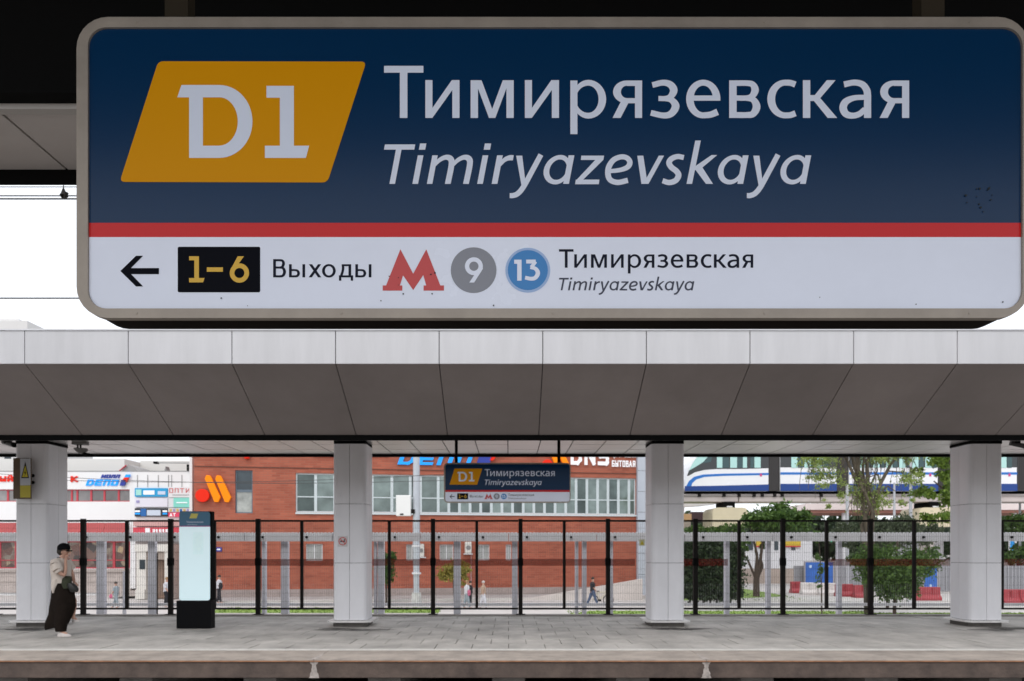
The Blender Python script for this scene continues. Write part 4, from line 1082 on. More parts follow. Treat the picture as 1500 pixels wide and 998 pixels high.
# ------------------------------------------------------------------ lamp post with box
LD = 37.5
t = thing('lamp_post', 'tall pale grey lamp post on a flared white foot in front of the brick building', 'lamp post', (X(610, LD), LD, -1.5)); O = (X(610, LD), LD, -1.5)
x = X(610, LD)
MB(O).tube([(x, LD, -1.5, .30), (x, LD, Z(868, LD), .26)], 12).build('foot', mat('white foot', (.5, .5, .48), .7, 0, .15, 4), t)
MB(O).tube([(x, LD, Z(868, LD), .16), (x, LD, Z(800, LD), .2), (x, LD, 11, .17)], 12).build('pole', mat('galvanised pole', (.46, .49, .53), .45, .2, .08, 3), t, smooth=True)
for yy in (800, 790, 840): MB(O).cyl((x, LD, Z(yy, LD) - .05), (x, LD, Z(yy, LD) + .05), .25, .25, 12).build('clamp_band', m_lgrey, t)
MB(O).cyl((x, LD, 10.9), (x + 1.5, LD - .4, 11.3), .06, .05, 8).build('arm', MATS['galvanised pole'], t)
MB(O).box(x + 1.4, x + 2.1, LD - .6, LD - .3, 11.22, 11.36).build('lamp_head', m_lgrey, t, bevel=.03)
bD = LD - .35
t = thing('cabinet_box', 'white switch cabinet fixed to the lamp post above the fence', 'cabinet', (X(591, bD), bD, Z(740, bD))); O = (X(591, bD), bD, Z(740, bD))
MB(O).box(X(580, bD), X(601.5, bD), bD, bD + .35, Z(756, bD), Z(725.5, bD)).build('cabinet', mat('white enamel', (.76, .76, .75), .4), t, bevel=.03)
MB(O).box(X(586, bD), X(591, bD), bD - .02, bD - .001, Z(754.5, bD), Z(752.5, bD)).build('vent', m_black, t)
MB(O).box(X(601.8, bD), X(607, bD), bD + .1, bD + .3, Z(752, bD), Z(746, bD)).build('bracket', m_fence, t)

# ------------------------------------------------------------------ vegetation
LG = leaf_mat('bright green leaves', (.07, .14, .012), (.20, .29, .04))
LM = leaf_mat('mid green leaves', (.03, .075, .012), (.10, .18, .03))
LD_ = leaf_mat('dark green leaves', (.010, .026, .010), (.04, .07, .022))
LY = leaf_mat('yellowing leaves', (.20, .20, .03), (.42, .34, .07))
LP = leaf_mat('pale willow leaves', (.17, .24, .05), (.34, .42, .12))
m_bark = mat('grey brown bark', (.095, .078, .055), .95, 0, .55, 7, 1.0, 12, stretch=(1, 1, .3))
m_barkd = mat('dark brown bark', (.06, .042, .03), .9, 0, .3, 6, .5, 15)
def foliage(mb, blobs, n, size, seed, clump=.35):
    r = random.Random(seed); vol = [b[3] * b[4] * b[5] for b in blobs]; tot = sum(v ** .75 for v in vol)
    for b, v in zip(blobs, vol):
        cnt = int(n * v ** .75 / tot); nc = max(3, cnt // 22)
        cl = []
        for i in range(nc):
            u = r.gauss(0, 1), r.gauss(0, 1), r.gauss(0, 1); L = math.sqrt(sum(a * a for a in u)); k = r.random() ** .45 / L
            cl.append((b[0] + u[0] * k * b[3], b[1] + u[1] * k * b[4], b[2] + u[2] * k * b[5]))
        cs = clump * (b[3] + b[5]) / 2
        for i in range(cnt):
            c = r.choice(cl)
            px, py, pz = c[0] + r.gauss(0, cs * .5), c[1] + r.gauss(0, cs * .5), c[2] + r.gauss(0, cs * .38)
            s = size * r.uniform(.6, 1.4); a = Vector((r.gauss(0, 1), r.gauss(0, 1), r.gauss(0, .6))).normalized(); q = a.orthogonal().normalized()
            q = (Matrix.Rotation(r.random() * 6.28, 3, a) @ q); w = a.cross(q) * .5
            P = Vector((px, py, pz))
            mb.quad(*[tuple(P + v) for v in (q * s * -.5, w * s * .5, q * s * .6, w * s * -.5)])
    return mb
def tree(name, label, cat, base, trunk, limbs, blobs, n, size, lm, bm, seed, group=None):
    t = thing(name, label, cat, base, group=group)
    mb = MB(base); 
    for ln in trunk: mb.tube(ln, 9)
    mb.build('trunk', bm, t, smooth=True)
    if limbs:
        mb = MB(base)
        for ln in limbs: mb.tube(ln, 6)
        mb.build('limbs', bm, t, smooth=True)
    foliage(MB(base), blobs, n, size, seed).build('crown', lm, t)
    return t
def PW(px, py, D, dy=0): return (X(px, D), D + dy, Z(py, D))
def B(px, py, D, rx, rz, ry=None, dy=0):
    k = D / F; return (X(px, D), D + dy, Z(py, D), rx * k, (ry or rx) * k, rz * k)

# wooded mass far behind
wm_ = MB(); bl = []
r5 = random.Random(5)
for i in range(60):
    px = 950 + i * 11; bl.append(B(px, 784 + r5.uniform(-9, 12), 88 + r5.uniform(-6, 8), 18, 24 + r5.uniform(-4, 6)))
foliage(wm_, bl, 26000, 1.0, 11, .5); o = wm_.build('distant_wood', LD_); tag(o, 'dark green mass of trees far behind the station road', 'wood', kind='stuff')
# hedge
hD = 38
hd = thing('clipped_hedge', 'dense dark green hedge block right of the third column', 'hedge', (X(1040, hD), hD, -1.5)); 
foliage(MB((X(1040, hD), hD, -1.5)), [B(1000 + 9.5 * i, 812 - (4 if i % 2 else 0) + 24 * j, hD, 11, 20, 14) for i in range(9) for j in range(3)], 26000, .2, 3, .55).build('leaves', LD_, hd)
mb = MB((X(1040, hD), hD, -1.5))
for i in range(9): mb.cyl((X(1000 + i * 10, hD), hD, -1.5), (X(1000 + i * 10, hD) + .2, hD, 1.2), .05, .02, 6)
mb.build('stems', m_barkd, hd)
# forked trees by the white building
D = 42
def tk(pts, D, q=1): return [(X(a, D), D + (e if len(p) > 3 else 0), Z(b, D), r * q) for p in pts for a, b, r, e in [(*p[:3], p[3] if len(p) > 3 else 0)]]
tree('forked_tree', 'forked brown tree with a green crown in front of the white building', 'tree', (X(1108, D), D, -1.5),
     [tk([(1108, 874, .2), (1108, 850, .18), (1109, 838, .17)], D)],
     [tk([(1109, 842, .14), (1114, 820, .1), (1117, 795, .07), (1124, 770, .05)], D), tk([(1108, 840, .13), (1109, 815, .09), (1104, 790, .06), (1098, 765, .04)], D),
      tk([(1107, 848, .08), (1096, 822, .06), (1084, 803, .04)], D), tk([(1110, 845, .1), (1117, 830, .08), (1113, 812, .05)], D)],
     [B(1140, 755, D, 32, 15), B(1110, 762, D, 22, 12), B(1172, 758, D, 20, 12), B(1150, 772, D, 40, 10), B(1088, 800, D, 12, 8), B(1122, 797, D, 10, 6)], 5200, .26, LM, m_barkd, 21)
D = 40
tree('broad_tree', 'broad green tree crown left of the white building, behind the hedge', 'tree', (X(1045, D + 4), D + 4, -1.5),
     [tk([(1045, 872, .2), (1047, 800, .16), (1050, 780, .1)], D + 4)], [],
     [B(1040, 783, D + 4, 30, 9), B(1070, 780, D + 4, 22, 9), B(1015, 780, D + 4, 18, 9)], 3200, .24, LM, m_barkd, 22)
# the big tree with bare grey trunk
D = 33
tree('tall_willow', 'tall tree with gnarled grey trunks and hanging pale green leaves in front of the train', 'tree', (X(1268, D), D, -1.5),
     [tk([(1270, 905, .2), (1268, 830, .17), (1271, 780, .17), (1264, 740, .15), (1266, 712, .16), (1256, 688, .17), (1257, 660, .14), (1250, 620, .12)], D, .68),
      tk([(1276, 905, .17), (1278, 800, .14), (1276, 765, .15), (1279, 740, .12), (1271, 712, .14), (1270, 680, .12), (1276, 650, .1), (1282, 610, .08)], D, .68),
      tk([(1273, 850, .14), (1266, 770, .13, .2), (1271, 742, .12, -.2), (1262, 722, .14, -.25), (1258, 700, .13, .1), (1249, 672, .1), (1246, 640, .07)], D, .68),
      tk([(1272, 800, .12, -.25), (1275, 752, .13, -.25), (1267, 727, .1, -.1), (1264, 690, .09), (1266, 665, .08), (1262, 640, .05)], D, .68)],
     [tk([(1276, 765, .14), (1281, 735, .13), (1291, 706, .12), (1305, 680, .1), (1318, 664, .09), (1335, 640, .05)], D, .68), tk([(1262, 712, .16), (1252, 700, .12), (1240, 672, .08), (1228, 655, .05)], D, .68),
      tk([(1290, 710, .07), (1286, 695, .05), (1270, 700, .03)], D, .68), tk([(1283, 730, .06), (1300, 712, .05), (1312, 720, .02)], D, .68), tk([(1304, 682, .06), (1296, 668, .04), (1290, 650, .03)], D, .68),
      tk([(1271, 720, .06), (1285, 690, .05), (1283, 660, .04)], D, .68), tk([(1300, 690, .05), (1320, 692, .04), (1335, 705, .02)], D, .68)],
     [B(1212, 672, D, 24, 14), B(1225, 700, D, 16, 16), B(1205, 700, D, 12, 22), B(1232, 728, D, 9, 14), B(1215, 735, D, 8, 10), B(1285, 672, D, 26, 10), B(1330, 668, D, 24, 9), B(1245, 650, D, 40, 16), B(1310, 640, D, 50, 20), B(1263, 700, D, 10, 26), B(1190, 690, D, 14, 20), B(1330, 700, D, 22, 12), B(1296, 730, D, 12, 16), B(1185, 672, D, 20, 12), B(1268, 735, D, 9, 20), B(1325, 735, D, 10, 12)], 9500, .11, LP, m_bark, 31)
D = 34
tree('young_maple', 'yellow green tree foliage hanging left of the rightmost column', 'tree', (X(1398, D), D, -1.5),
     [tk([(1400, 905, .14), (1400, 760, .12), (1394, 700, .1), (1390, 650, .07)], D)], [tk([(1398, 740, .06), (1380, 715, .04), (1368, 705, .03)], D)],
     [B(1382, 672, D, 18, 13), B(1384, 700, D, 11, 20), B(1390, 728, D, 16, 18), B(1350, 722, D, 18, 10), B(1345, 690, D, 10, 10), B(1375, 757, D, 22, 8)], 3400, .16, LG, m_barkd, 33)
wl = [o for o in COL.objects if o.name == 'tall_willow'][0]
r8 = random.Random(8); mb = MB(tuple(wl.location)); D = 33
for i in range(150):
    px = r8.gauss(1262, 8) if i < 70 else r8.uniform(1180, 1345); py = r8.uniform(640, 735) if i < 70 else r8.uniform(640, 690); dy = r8.uniform(-.5, .5)
    a = (X(px, D), D + dy, Z(py, D), .018); q = px + r8.uniform(-9, 9); b = (X(q, D), D + dy, Z(py + r8.uniform(12, 22), D), .012); c = (X(q + r8.uniform(-5, 5), D), D + dy, Z(py + r8.uniform(26, 50), D), .006)
    mb.tube([a, b, c], 4)
mb.build('twigs', m_bark, wl, kind='stuff')
foliage(MB(tuple(wl.location)), [B(px, 725, 33, 7, 34) for px in (1252, 1262, 1275, 1284)], 1500, .10, 77).build('stem_leaves', LP, wl)
# dense bush under
D = 31
tree('dense_bush', 'dense green bush spreading behind the fence left of the rightmost column', 'bush', (X(1310, D), D, -1.5),
     [tk([(1310, 905, .08), (1312, 830, .06), (1315, 790, .04)], D)], [tk([(1310, 870, .05), (1280, 820, .03), (1262, 800, .02)], D), tk([(1311, 860, .05), (1345, 820, .03), (1360, 800, .02)], D)],
     [B(1310, 838, D, 45, 24), B(1285, 818, D, 30, 20), B(1345, 822, D, 30, 20), B(1310, 862, D, 32, 18), B(1258, 822, D, 16, 10), B(1368, 808, D, 12, 8), B(1300, 845, D, 40, 22)], 12000, .14, LM, m_barkd, 35)
tree('grey_green_shrub', 'tall grey green shrubs behind the dense bush', 'shrub', (X(1300, 36), 36, -1.5),
     [tk([(1300, 892, .08), (1300, 790, .05)], 36)], [],
     [B(1285, 790, 36, 26, 22), B(1325, 780, 36, 26, 22), B(1355, 785, 36, 20, 16), B(1245, 795, 36, 12, 12), B(1215, 785, 36, 14, 10), B(1240, 775, 36, 16, 10), B(1300, 775, 36, 30, 10), B(1370, 775, 36, 14, 12)], 9000, .15, leaf_mat('grey green leaves', (.06, .085, .045), (.16, .2, .11)), m_barkd, 36)
D = 30
tree('thin_sapling', 'thin sapling with a dark stem in front of the blue billboard', 'sapling', (X(1202, D), D, -1.5),
     [tk([(1204, 908, .03), (1203, 850, .025), (1200, 800, .015), (1197, 775, .01)], D)], [],
     [B(1200, 845, D, 4, 16), B(1198, 812, D, 4, 14), B(1205, 830, D, 5, 10), B(1196, 790, D, 6, 12)], 420, .12, LM, m_barkd, 37)
D = 36
tree('roadside_bushes', 'green bushes right of the rightmost column above the grey fence', 'bush', (X(1490, D + 16), D + 16, -1.5),
     [tk([(1490, 865, .1), (1490, 800, .05)], D + 16)], [],
     [B(1480, 815, D + 16, 20, 13), B(1510, 808, D + 16, 20, 16), B(1495, 770, D + 16, 34, 14)], 3000, .3, LM, m_barkd, 38)
D = 39
tree('dark_shrub', 'dark green shrub against the brick wall right of the second column', 'shrub', (X(566, D), D, -1.5),
     [tk([(566, 884, .06), (566, 840, .04)], D)], [],
     [B(566, 842, D, 10, 20), B(572, 820, D, 9, 12), B(560, 825, D, 10, 18)], 2000, .16, LM, m_barkd, 39)
tree('yellowing_shrub', 'yellowing leafy shrub against the brick wall beside the lamp post', 'shrub', (X(664, D), D, -1.5),
     [tk([(666, 884, .06), (664, 850, .04)], D)], [],
     [B(660, 838, D, 18, 13), B(675, 832, D, 14, 13), B(650, 845, D, 9, 8), B(680, 850, D, 9, 8)], 2300, .15, LY, m_barkd, 40)

# lawns
def lawn(name, pts, z, seed, label, n=1800):
    o = sheet(name, pts, z, m_grass, kind='structure'); mb = MB(); r = random.Random(seed)
    x0, x1 = min(p[0] for p in pts), max(p[0] for p in pts); y0, y1 = min(p[1] for p in pts), max(p[1] for p in pts)
    for i in range(n):
        x, y = r.uniform(x0, x1), r.uniform(y0, y1); h = r.uniform(.02, .06); a = r.uniform(0, 6.28); c, s = math.cos(a) * .04, math.sin(a) * .04
        mb.add([(x - c, y - s, z), (x + c, y + s, z), (x + r.uniform(-.04, .04), y + r.uniform(-.04, .04), z + h)], [(0, 1, 2)])
    g_ = mb.build('grass_blades', LG, o, kind='stuff'); return o
lawn('lawn', [(X(318, 35), 33.2), (X(648, 35), 33.2), (X(640, 35), 36.2), (X(318, 35), 36.2)], -1.488, 1, '')
lawn('lawn', [(X(832, 33.5), 32.6), (X(1275, 33.5), 32.2), (X(1275, 33.5), 34.0), (X(870, 33.5), 34.4)], -1.488, 2, '')
lawn('verge', [(X(1000, 40), 41), (X(1175, 43), 45), (X(1175, 43), 60), (X(1000, 40), 60)], -1.484, 3, '', 1500)
lawn('verge', [(X(1275, 33), 32.2), (X(1520, 33), 32.2), (X(1520, 33), 33.2), (X(1275, 33), 33.2)], -1.488, 4, '', 900)
sheet('road', [(X(955, 38), 34.6), (X(1600, 38), 34.6), (X(1600, 46), 42), (X(1000, 46), 46)], -1.478 - .014, m_road)

# ------------------------------------------------------------------ white building right
D = 62
O = (X(1125, D), D, -1.5)
t = thing('white_low_building', 'low white building with beige plinth and yellow red signs beyond the trees', 'building', O)
MB(O).box(X(1066, D), X(1190, D), D, D + 12, Z(833, D), Z(783, D)).build('wall', mat('whitewash', (.74, .74, .77), .7, 0, .04, .5), t)
MB(O).box(X(1066, D), X(1190, D), D + .02, D + 12, -1.5, Z(833.1, D)).build('plinth', mat('sand plinth', (.47, .39, .34), .8, 0, .1, .5), t)
MB(O).box(X(1064, D), X(1192, D), D - .1, D + 12, Z(782.9, D), Z(780, D)).build('roof', m_lgrey, t)
for a, b in ((1107, 1127), (1150, 1172)):
    s = MB(O).box(X(a, D), X(b, D), D - .12, D - .01, Z(799.5, D), Z(787, D)).build('yellow_sign', mat('sunny sign', (.68, .48, .05), .5), t)
    MB(O).box(X(a, D), X(b, D), D - .14, D - .125, Z(801.5, D), Z(799.6, D)).build('red_border', m_mred, s)
for a, b, c, d in ((1094, 1103, 788, 806), (1159, 1165, 792, 806), (1134, 1140, 790, 806)):
    MB(O).box(X(a, D), X(b, D), D - .05, D - .002, Z(d, D), Z(c, D)).build('window', m_pane_d, t)

# grey corrugated hoarding, posters and barriers
m_corr = mat('grey corrugated sheet', (.30, .30, .32), .5, .2, .06, 1)
D = 50
O = (X(1280, D), D, -1.5)
t = thing('site_hoarding', 'grey corrugated metal hoarding behind the red and white barriers', 'hoarding', O)
x = X(1163, D); i = 0
while x < X(1560, D):
    w = 2.0; mb = MB(O)
    for j in range(8): mb.box(x + j * .25 + .005, x + j * .25 + .15, D, D + .05, -1.45, Z(829, D)); mb.box(x + j * .25 + .15, x + j * .25 + .255, D + .03, D + .08, -1.45, Z(829, D))
    mb.build('sheet_panel', m_corr, t); x += 2.02
MB(O).box(X(1163, D), x, D + .09, D + .15, Z(833, D), Z(831, D)).build('rail', m_lgrey, t)
m_poster = mat('blue poster', (.035, .13, .46), .5, 0, .15, 1.5)
for i, (a, b, c, d, dd) in enumerate([(1178, 1222.5, 822.5, 856, 49.5), (1352, 1375, 830, 867, 44)]):
    O = (X((a + b) / 2, dd), dd, -1.5)
    t = thing('billboard', ['wide blue billboard in a grey frame left of the traffic light pole', 'blue billboard half hidden behind the dense bush'][i], 'billboard', O, group='blue billboards along the hoarding')
    MB(O).box(X(a, dd), X(b, dd), dd, dd + .1, Z(d, dd), Z(c, dd)).build('frame', mat('frame grey', (.33, .31, .32), .6), t)
    MB(O).box(X(a + 2, dd), X(b - 2.5, dd), dd - .02, dd - .001, Z(d - 2, dd), Z(c + 1.5, dd)).build('poster', m_poster, t)
    for (px, py, r) in ([(1187, 830, 2.2), (1213, 829.5, 1.6), (1199, 839, 2)] if i == 0 else [(1354, 850, 1.2), (1363, 858, 2.0)]):
        MB(O).prism([(X(px, dd) + r * dd / F * math.cos(k * .52), Z(py, dd) + r * dd / F * math.sin(k * .52)) for k in range(12)], dd - .03, dd - .0205).build('poster_mark', mat('ice mark', (.5, .62, .8), .5), t)
    for xx in (a + 4, b - 5): MB(O).box(X(xx, dd), X(xx, dd) + .1, dd + .11, dd + .2, -1.5, Z(c, dd)).build('leg', m_lgrey, t)
m_br = mat('red plastic barrier', (.34, .04, .05), .45, 0, .1, 2); m_bw = mat('white plastic barrier', (.66, .62, .60), .45, 0, .08, 2)
def barrier(a, b, D, m, label, tilt=0):
    O = (X((a + b) / 2, D), D, -1.5)
    t = thing('road_barrier', label, 'road barrier', O, group='water filled barriers along the road')
    x0, x1 = X(a, D) - O[0], X(b, D) - O[0]
    MB().xprism([(-.32, 0), (.32, 0), (.32, .16), (.16, .34), (.12, .82), (-.12, .82), (-.16, .34), (-.32, .16)], x0 + .01, x1 - .01).build('body', m, t, bevel=.03)
    n = max(1, int((x1 - x0) / .7))
    for i in range(n):
        xx = x0 + (x1 - x0) * (i + .5) / n
        MB().box(xx - .05, xx + .05, -.2, -.135, .4, .75).build('rib', m, t)
    t.rotation_euler = (0, 0, tilt); return t
barrier(1158, 1172, 48.5, m_br, 'short red plastic barrier at the left end of the barrier row')
barrier(1173, 1198, 47, m_bw, 'white plastic barrier in front of the blue billboard, left one', -.08)
barrier(1198.5, 1223, 46.4, m_bw, 'white plastic barrier in front of the blue billboard, right one', -.08)
barrier(1224, 1249, 45, m_br, 'red plastic barrier immediately right of the white ones', -.05)
barrier(1250, 1276, 43.8, m_br, 'red plastic barrier touching the thick fence post by the bush', -.05)
barrier(1333, 1376, 41.5, m_br, 'red plastic barrier below the blue billboard near the column')
barrier(1466, 1492, 39, m_br, 'red plastic barrier just right of the rightmost column')
barrier(1492.5, 1520, 38.9, m_br, 'red plastic barrier at the right edge of the view')

# traffic light and street poles
m_pole = mat('mid grey pole paint', (.42, .43, .46), .5, 0, .08, 2)
D = 46
O = (X(1241, D), D, -1.5)
t = thing('traffic_light', 'green traffic light on an arm of a pale pole', 'traffic light', O)
MB(O).tube([(X(1241, D), D, -1.5, .12), (X(1241, D), D, 6.0, .09)], 10).build('pole', m_pole, t, smooth=True)
MB(O).cyl((X(1241, D), D, Z(790.5, D)), (X(1219, D), D, Z(790.5, D)), .04, .04, 6).build('arm', m_fence, t)
MB(O).box(X(1214.5, D), X(1220, D), D - .15, D + .1, Z(796, D), Z(784, D)).build('signal_head', m_black, t)
MB(O).cyl((X(1217.2, D), D - .15, Z(792, D)), (X(1217.2, D), D - .19, Z(792, D)), .12, .12, 12).build('green_lens', mat('green lamp', (.02, .75, .45), .4, emit=1.2), t)
for i, (px, D, top, lab) in enumerate([(1334, 40, 9, 'slender white pole rising between the trees left of the rightmost column'), (1494, 52, 7.5, 'pale post at the right edge beyond the fence'), (1310, 45, 6.0, 'thin pale post hidden behind the grey green shrubs')]):
    O = (X(px, D), D, -1.5)
    t = thing('street_pole', lab, 'pole', O, group='pale poles among the trees')
    MB(O).tube([(X(px, D), D, -1.5, .12), (X(px, D), D, top, .06)], 10).build('shaft', m_pole, t, smooth=True)
    MB(O).cyl((X(px, D), D, -1.5), (X(px, D), D, -1.3), .2, .2, 10).build('foot', m_lgrey, t)
# blue play sculpture-like object at the far right
D = 60
O = (X(1484, D), D, -1.5)
t = thing('blue_banner', 'bright blue banner on a post beyond the right fence', 'banner', O)
MB(O).box(X(1479, D), X(1486, D), D, D + .06, Z(806, D), Z(790, D)).build('cloth', mat('azure', (.01, .30, .75), .5), t)
MB(O).box(X(1485, D), X(1490, D), D, D + .06, Z(808, D), Z(798, D)).build('cloth', MATS['azure'], t)
MB(O).cyl((X(1478.5, D), D, -1.5), (X(1478.5, D), D, Z(788, D)), .06, .06, 8).build('post', m_lgrey, t)

# white panel building right behind shrubs
D = 70
O = (X(1370, D), D, -1.5)
t = thing('white_hut', 'white wall of a small building behind the shrubs beside the rightmost column', 'building', O)
MB(O).box(X(1360, D), X(1382, D), D, D + 6, -1.5, Z(789, D)).build('wall', MATS['whitewash'], t)
MB(O).box(X(1345, D), X(1384, D), D - .3, D + 6, Z(788.9, D), Z(785, D)).build('roof', m_conc, t)

# ------------------------------------------------------------------ monorail
m_tr = mat('train white paint', (.80, .80, .82), .25, 0, .02, 1); m_tb = mat('train blue paint', (.002, .04, .22), .3); m_ts = mat('train blue stripe', (.01, .15, .52), .3)
m_tk = mat('train black band', (.02, .024, .026), .12, .2, spec=.8); m_mint = mat('mint tinted glass', (.42, .66, .62), .1, .3); m_gw = mat('dark teal glass', (.05, .09, .095), .06, .4)
m_gang = mat('rubber gangway', (.045, .042, .042), .8)
D = 50.0
k = D / F
O = (X(1003, D), D, Z(720, D))
t = thing('monorail_train', 'white and blue monorail train on the raised guideway', 'train', O)
zt_ = Z(646, D)
def PX(pts, D=D): return [(X(a, D), Z(b, D)) for a, b in pts]
nose = [(1003, 716.5), (1003.8, 704), (1006, 697), (1010, 684), (1016, 673), (1023, 664), (1034, 655), (1048, 649), (1126, 646), (1126, 719.5), (1010, 719.5)]
def train_car(a, b, first=False):
    pts = nose if first else [(a, 646), (b, 646), (b, 719.5), (a, 719.5)]
    car = MB(O).prism(PX(pts), D, D + 2.4).build('car', m_tr, t, bevel=.05)
    Y = D - .012
    if first:
        MB(O).prism(PX([(1006.3, 697.5), (1009, 690), (1016, 677), (1024, 668), (1032, 665), (1032, 657), (1050, 651.5), (1126, 650), (1126, 686), (1090, 687), (1050, 687.2), (1032, 688.5), (1018, 692), (1009, 697)]), Y, D - .001).build('window_band', m_tk, car)
        Y2 = D - .024
        MB(O).prism(PX([(1009, 689.5), (1016, 676.5), (1026, 664), (1036, 657), (1044, 657), (1038, 668), (1030, 677), (1019, 684)]), Y2, Y - .001).build('windscreen', m_mint, car)
        MB(O).prism(PX([(1029, 679), (1038, 669), (1043, 669), (1041, 677)]), Y2, Y - .001).build('cab_window', m_gw, car)
        wins = [(1050, 1058, m_mint), (1058.2, 1068, m_gw), (1069.5, 1079.5, m_mint), (1080, 1087.5, m_gw), (1088, 1094, m_mint), (1099, 1104, m_gw), (1105, 1114, m_mint)]
        st = [(1012.5, 713), (1004.8, 713), (1009, 705), (1017, 698.5), (1030, 695.3), (1060, 694), (1126, 693), (1126, 696), (1060, 697.3), (1032, 698.8), (1020, 702.5), (1014, 708)]
        sk = [(1003, 719.5), (1003, 712.5), (1050, 711.8), (1126, 709.8), (1126, 719.5)]
    else:
        MB(O).prism(PX([(a, 650), (b, 650), (b, 684.8), (a, 684.8)]), Y, D - .001).build('window_band', m_tk, car)
        w = b - a; wins = []
        q = a + 16
        while q < b - 12: wins.append((q, min(q + 9, b - 3), m_mint)); wins.append((q + 10, min(q + 17, b - 2), m_gw)); q += 19
        st = [(a, 692), (b, 692), (b, 695.5), (a, 695.5)]; sk = [(a, 709), (b, 709), (b, 719.5), (a, 719.5)]
    for c, d, m in wins: MB(O).prism(PX([(c, 652), (d, 652), (d, 685.5), (c, 685.5)]), D - .03, D - .0125).build('window', m, car)
    MB(O).prism(PX(st), Y, D - .001).build('stripe', m_ts, car)
    MB(O).prism(PX(sk), Y - .02, D - .001).build('skirt', m_tb, car)
    xx = (b - 13)
    MB(O).prism(PX([(xx, 694), (xx + 3, 694), (xx + 3, 698), (xx, 698)]), D - .03, D - .0125).build('emblem', mat('pink emblem', (.6, .05, .2), .5), car)
train_car(1003, 1126, True)
for a, b in ((1143, 1226), (1244, 1374), (1392, 1490), (1508, 1600)): train_car(a, b)
for a, b in ((1126, 1143), (1226, 1244), (1374, 1392), (1490, 1508)):
    MB(O).box(X(a, D) + .01, X(b, D) - .01, D + .1, D + 2.3, Z(719, D), Z(648, D)).build('gangway', m_gang, t)
    for j in range(5): MB(O).box(X(a, D) + .1 + j * .16, X(a, D) + .14 + j * .16, D + .07, D + .099, Z(717, D), Z(650, D)).build('gangway_rib', m_gang, t)
mb = MB(O).box(X(1008, D), X(1600, D), D + .5, D + 1.9, Z(723.5, D), Z(719.6, D)); mb.build('underframe', m_black, t)
# guideway
m_gwc = mat('pinkish guideway concrete', (.50, .44, .42), .75, 0, .15, .5, 0.1, 6)
gD = D + .3; O = (X(1250, gD), gD, -1.5)
t = thing('monorail_guideway', 'raised concrete monorail beam under the train', 'guideway', O)
for a, b in ((940, 1082), (1082, 1202), (1202, 1340), (1340, 1600)):
    MB(O).box(X(a, gD) + .03, X(b, gD) - .03, gD, gD + 1.8, Z(735.5, gD), Z(723.6, gD)).build('beam', m_gwc, t, bevel=.06)
    MB(O).box(X(a, gD) + .03, X(b, gD) - .03, gD - .1, gD - .002, Z(727, gD), Z(725, gD)).build('cable_tray', mat('dull tray', (.3, .27, .26), .7), t)
for px in (1068, 1369, 1668):
    MB(O).prism(rr2(X(px - 26, gD), X(px + 26, gD), Z(772, gD), Z(744, gD), .4, True, False), gD - .3, gD + 2.2).build('pier_head', mat('cream paint', (.62, .54, .38), .6, 0, .06, .5), t)
    MB(O).box(X(px - 8, gD), X(px + 8, gD), gD - .1, gD + 1.9, Z(743.9, gD), Z(735.6, gD)).build('bearing', m_black, t)
    MB(O).box(X(px - 4, gD), X(px + 4, gD), gD - .14, gD - .101, Z(743.5, gD), Z(741.5, gD)).build('bearing_plate', m_lgrey, t)
    MB(O).cyl((X(px, gD), gD + 1, -1.5), (X(px, gD), gD + 1, Z(772.1, gD)), .5, .5, 16).build('pier', m_gwc, t)
for px in (1024, 1060, 1082, 1104, 1116, 1134, 1145, 1202, 1255):
    MB(O).box(X(px, gD) - .12, X(px, gD) + .12, gD - .12, gD - .01, Z(728, gD), Z(724, gD)).build('insulator', m_fence, t)
# second guideway lower and behind, with red underside
D2 = 64
O = (X(1350, D2), D2, -1.5)
t = thing('overpass', 'low pinkish white overpass deck with red underside beyond the guideway', 'bridge', O)
MB(O).box(X(1180, D2), X(1620, D2), D2, D2 + 6, Z(747, D2), Z(738, D2)).build('deck', mat('pinkish white deck', (.72, .62, .60), .7, 0, .08, .5), t)
MB(O).box(X(1180, D2), X(1620, D2), D2 + .2, D2 + 6, Z(751, D2), Z(747.1, D2)).build('underside_beam', mat('brick red beam', (.36, .16, .12), .7), t)
for px in (1241, 1493): MB(O).box(X(px, D2) - .14, X(px, D2) + .14, D2 + .5, D2 + .8, -1.5, Z(751.1, D2)).build('support', m_lgrey, t)
D2 = 58
O = (X(1020, D2), D2, -1.5)
t = thing('curved_beam', 'white beam end rising at the left under the guideway', 'guideway', O)
MB(O).prism(PX([(940, 746), (1030, 741), (1050, 738.5), (1050, 735.5), (1020, 737), (940, 740)], D2), D2, D2 + 1).build('beam', mat('pale beam', (.68, .66, .65), .7), t)
MB(O).box(X(1000, D2) - .2, X(1000, D2) + .2, D2 + .2, D2 + .6, -1.5, Z(743, D2)).build('support', m_lgrey, t)
D2 = 57
O = (X(1006, D2), D2, -1.5)
t = thing('orange_kiosk', 'small orange topped kiosk beside the third column under the guideway', 'kiosk', O)
MB(O).box(X(985, D2), X(1013, D2), D2, D2 + 2, Z(762, D2), Z(753, D2)).build('fascia', mat('apricot', (.62, .38, .2), .6), t)
MB(O).box(X(986, D2), X(1012, D2), D2 + .05, D2 + 2, -1.5, Z(762.1, D2)).build('wall', MATS['sand plinth'], t)
MB(O).box(X(1016, D2), X(1040, D2), D2 + 1, D2 + 1.4, Z(764, D2), Z(749, D2)).build('dark_panel', mat('maroon dark', (.06, .03, .035), .6), t)

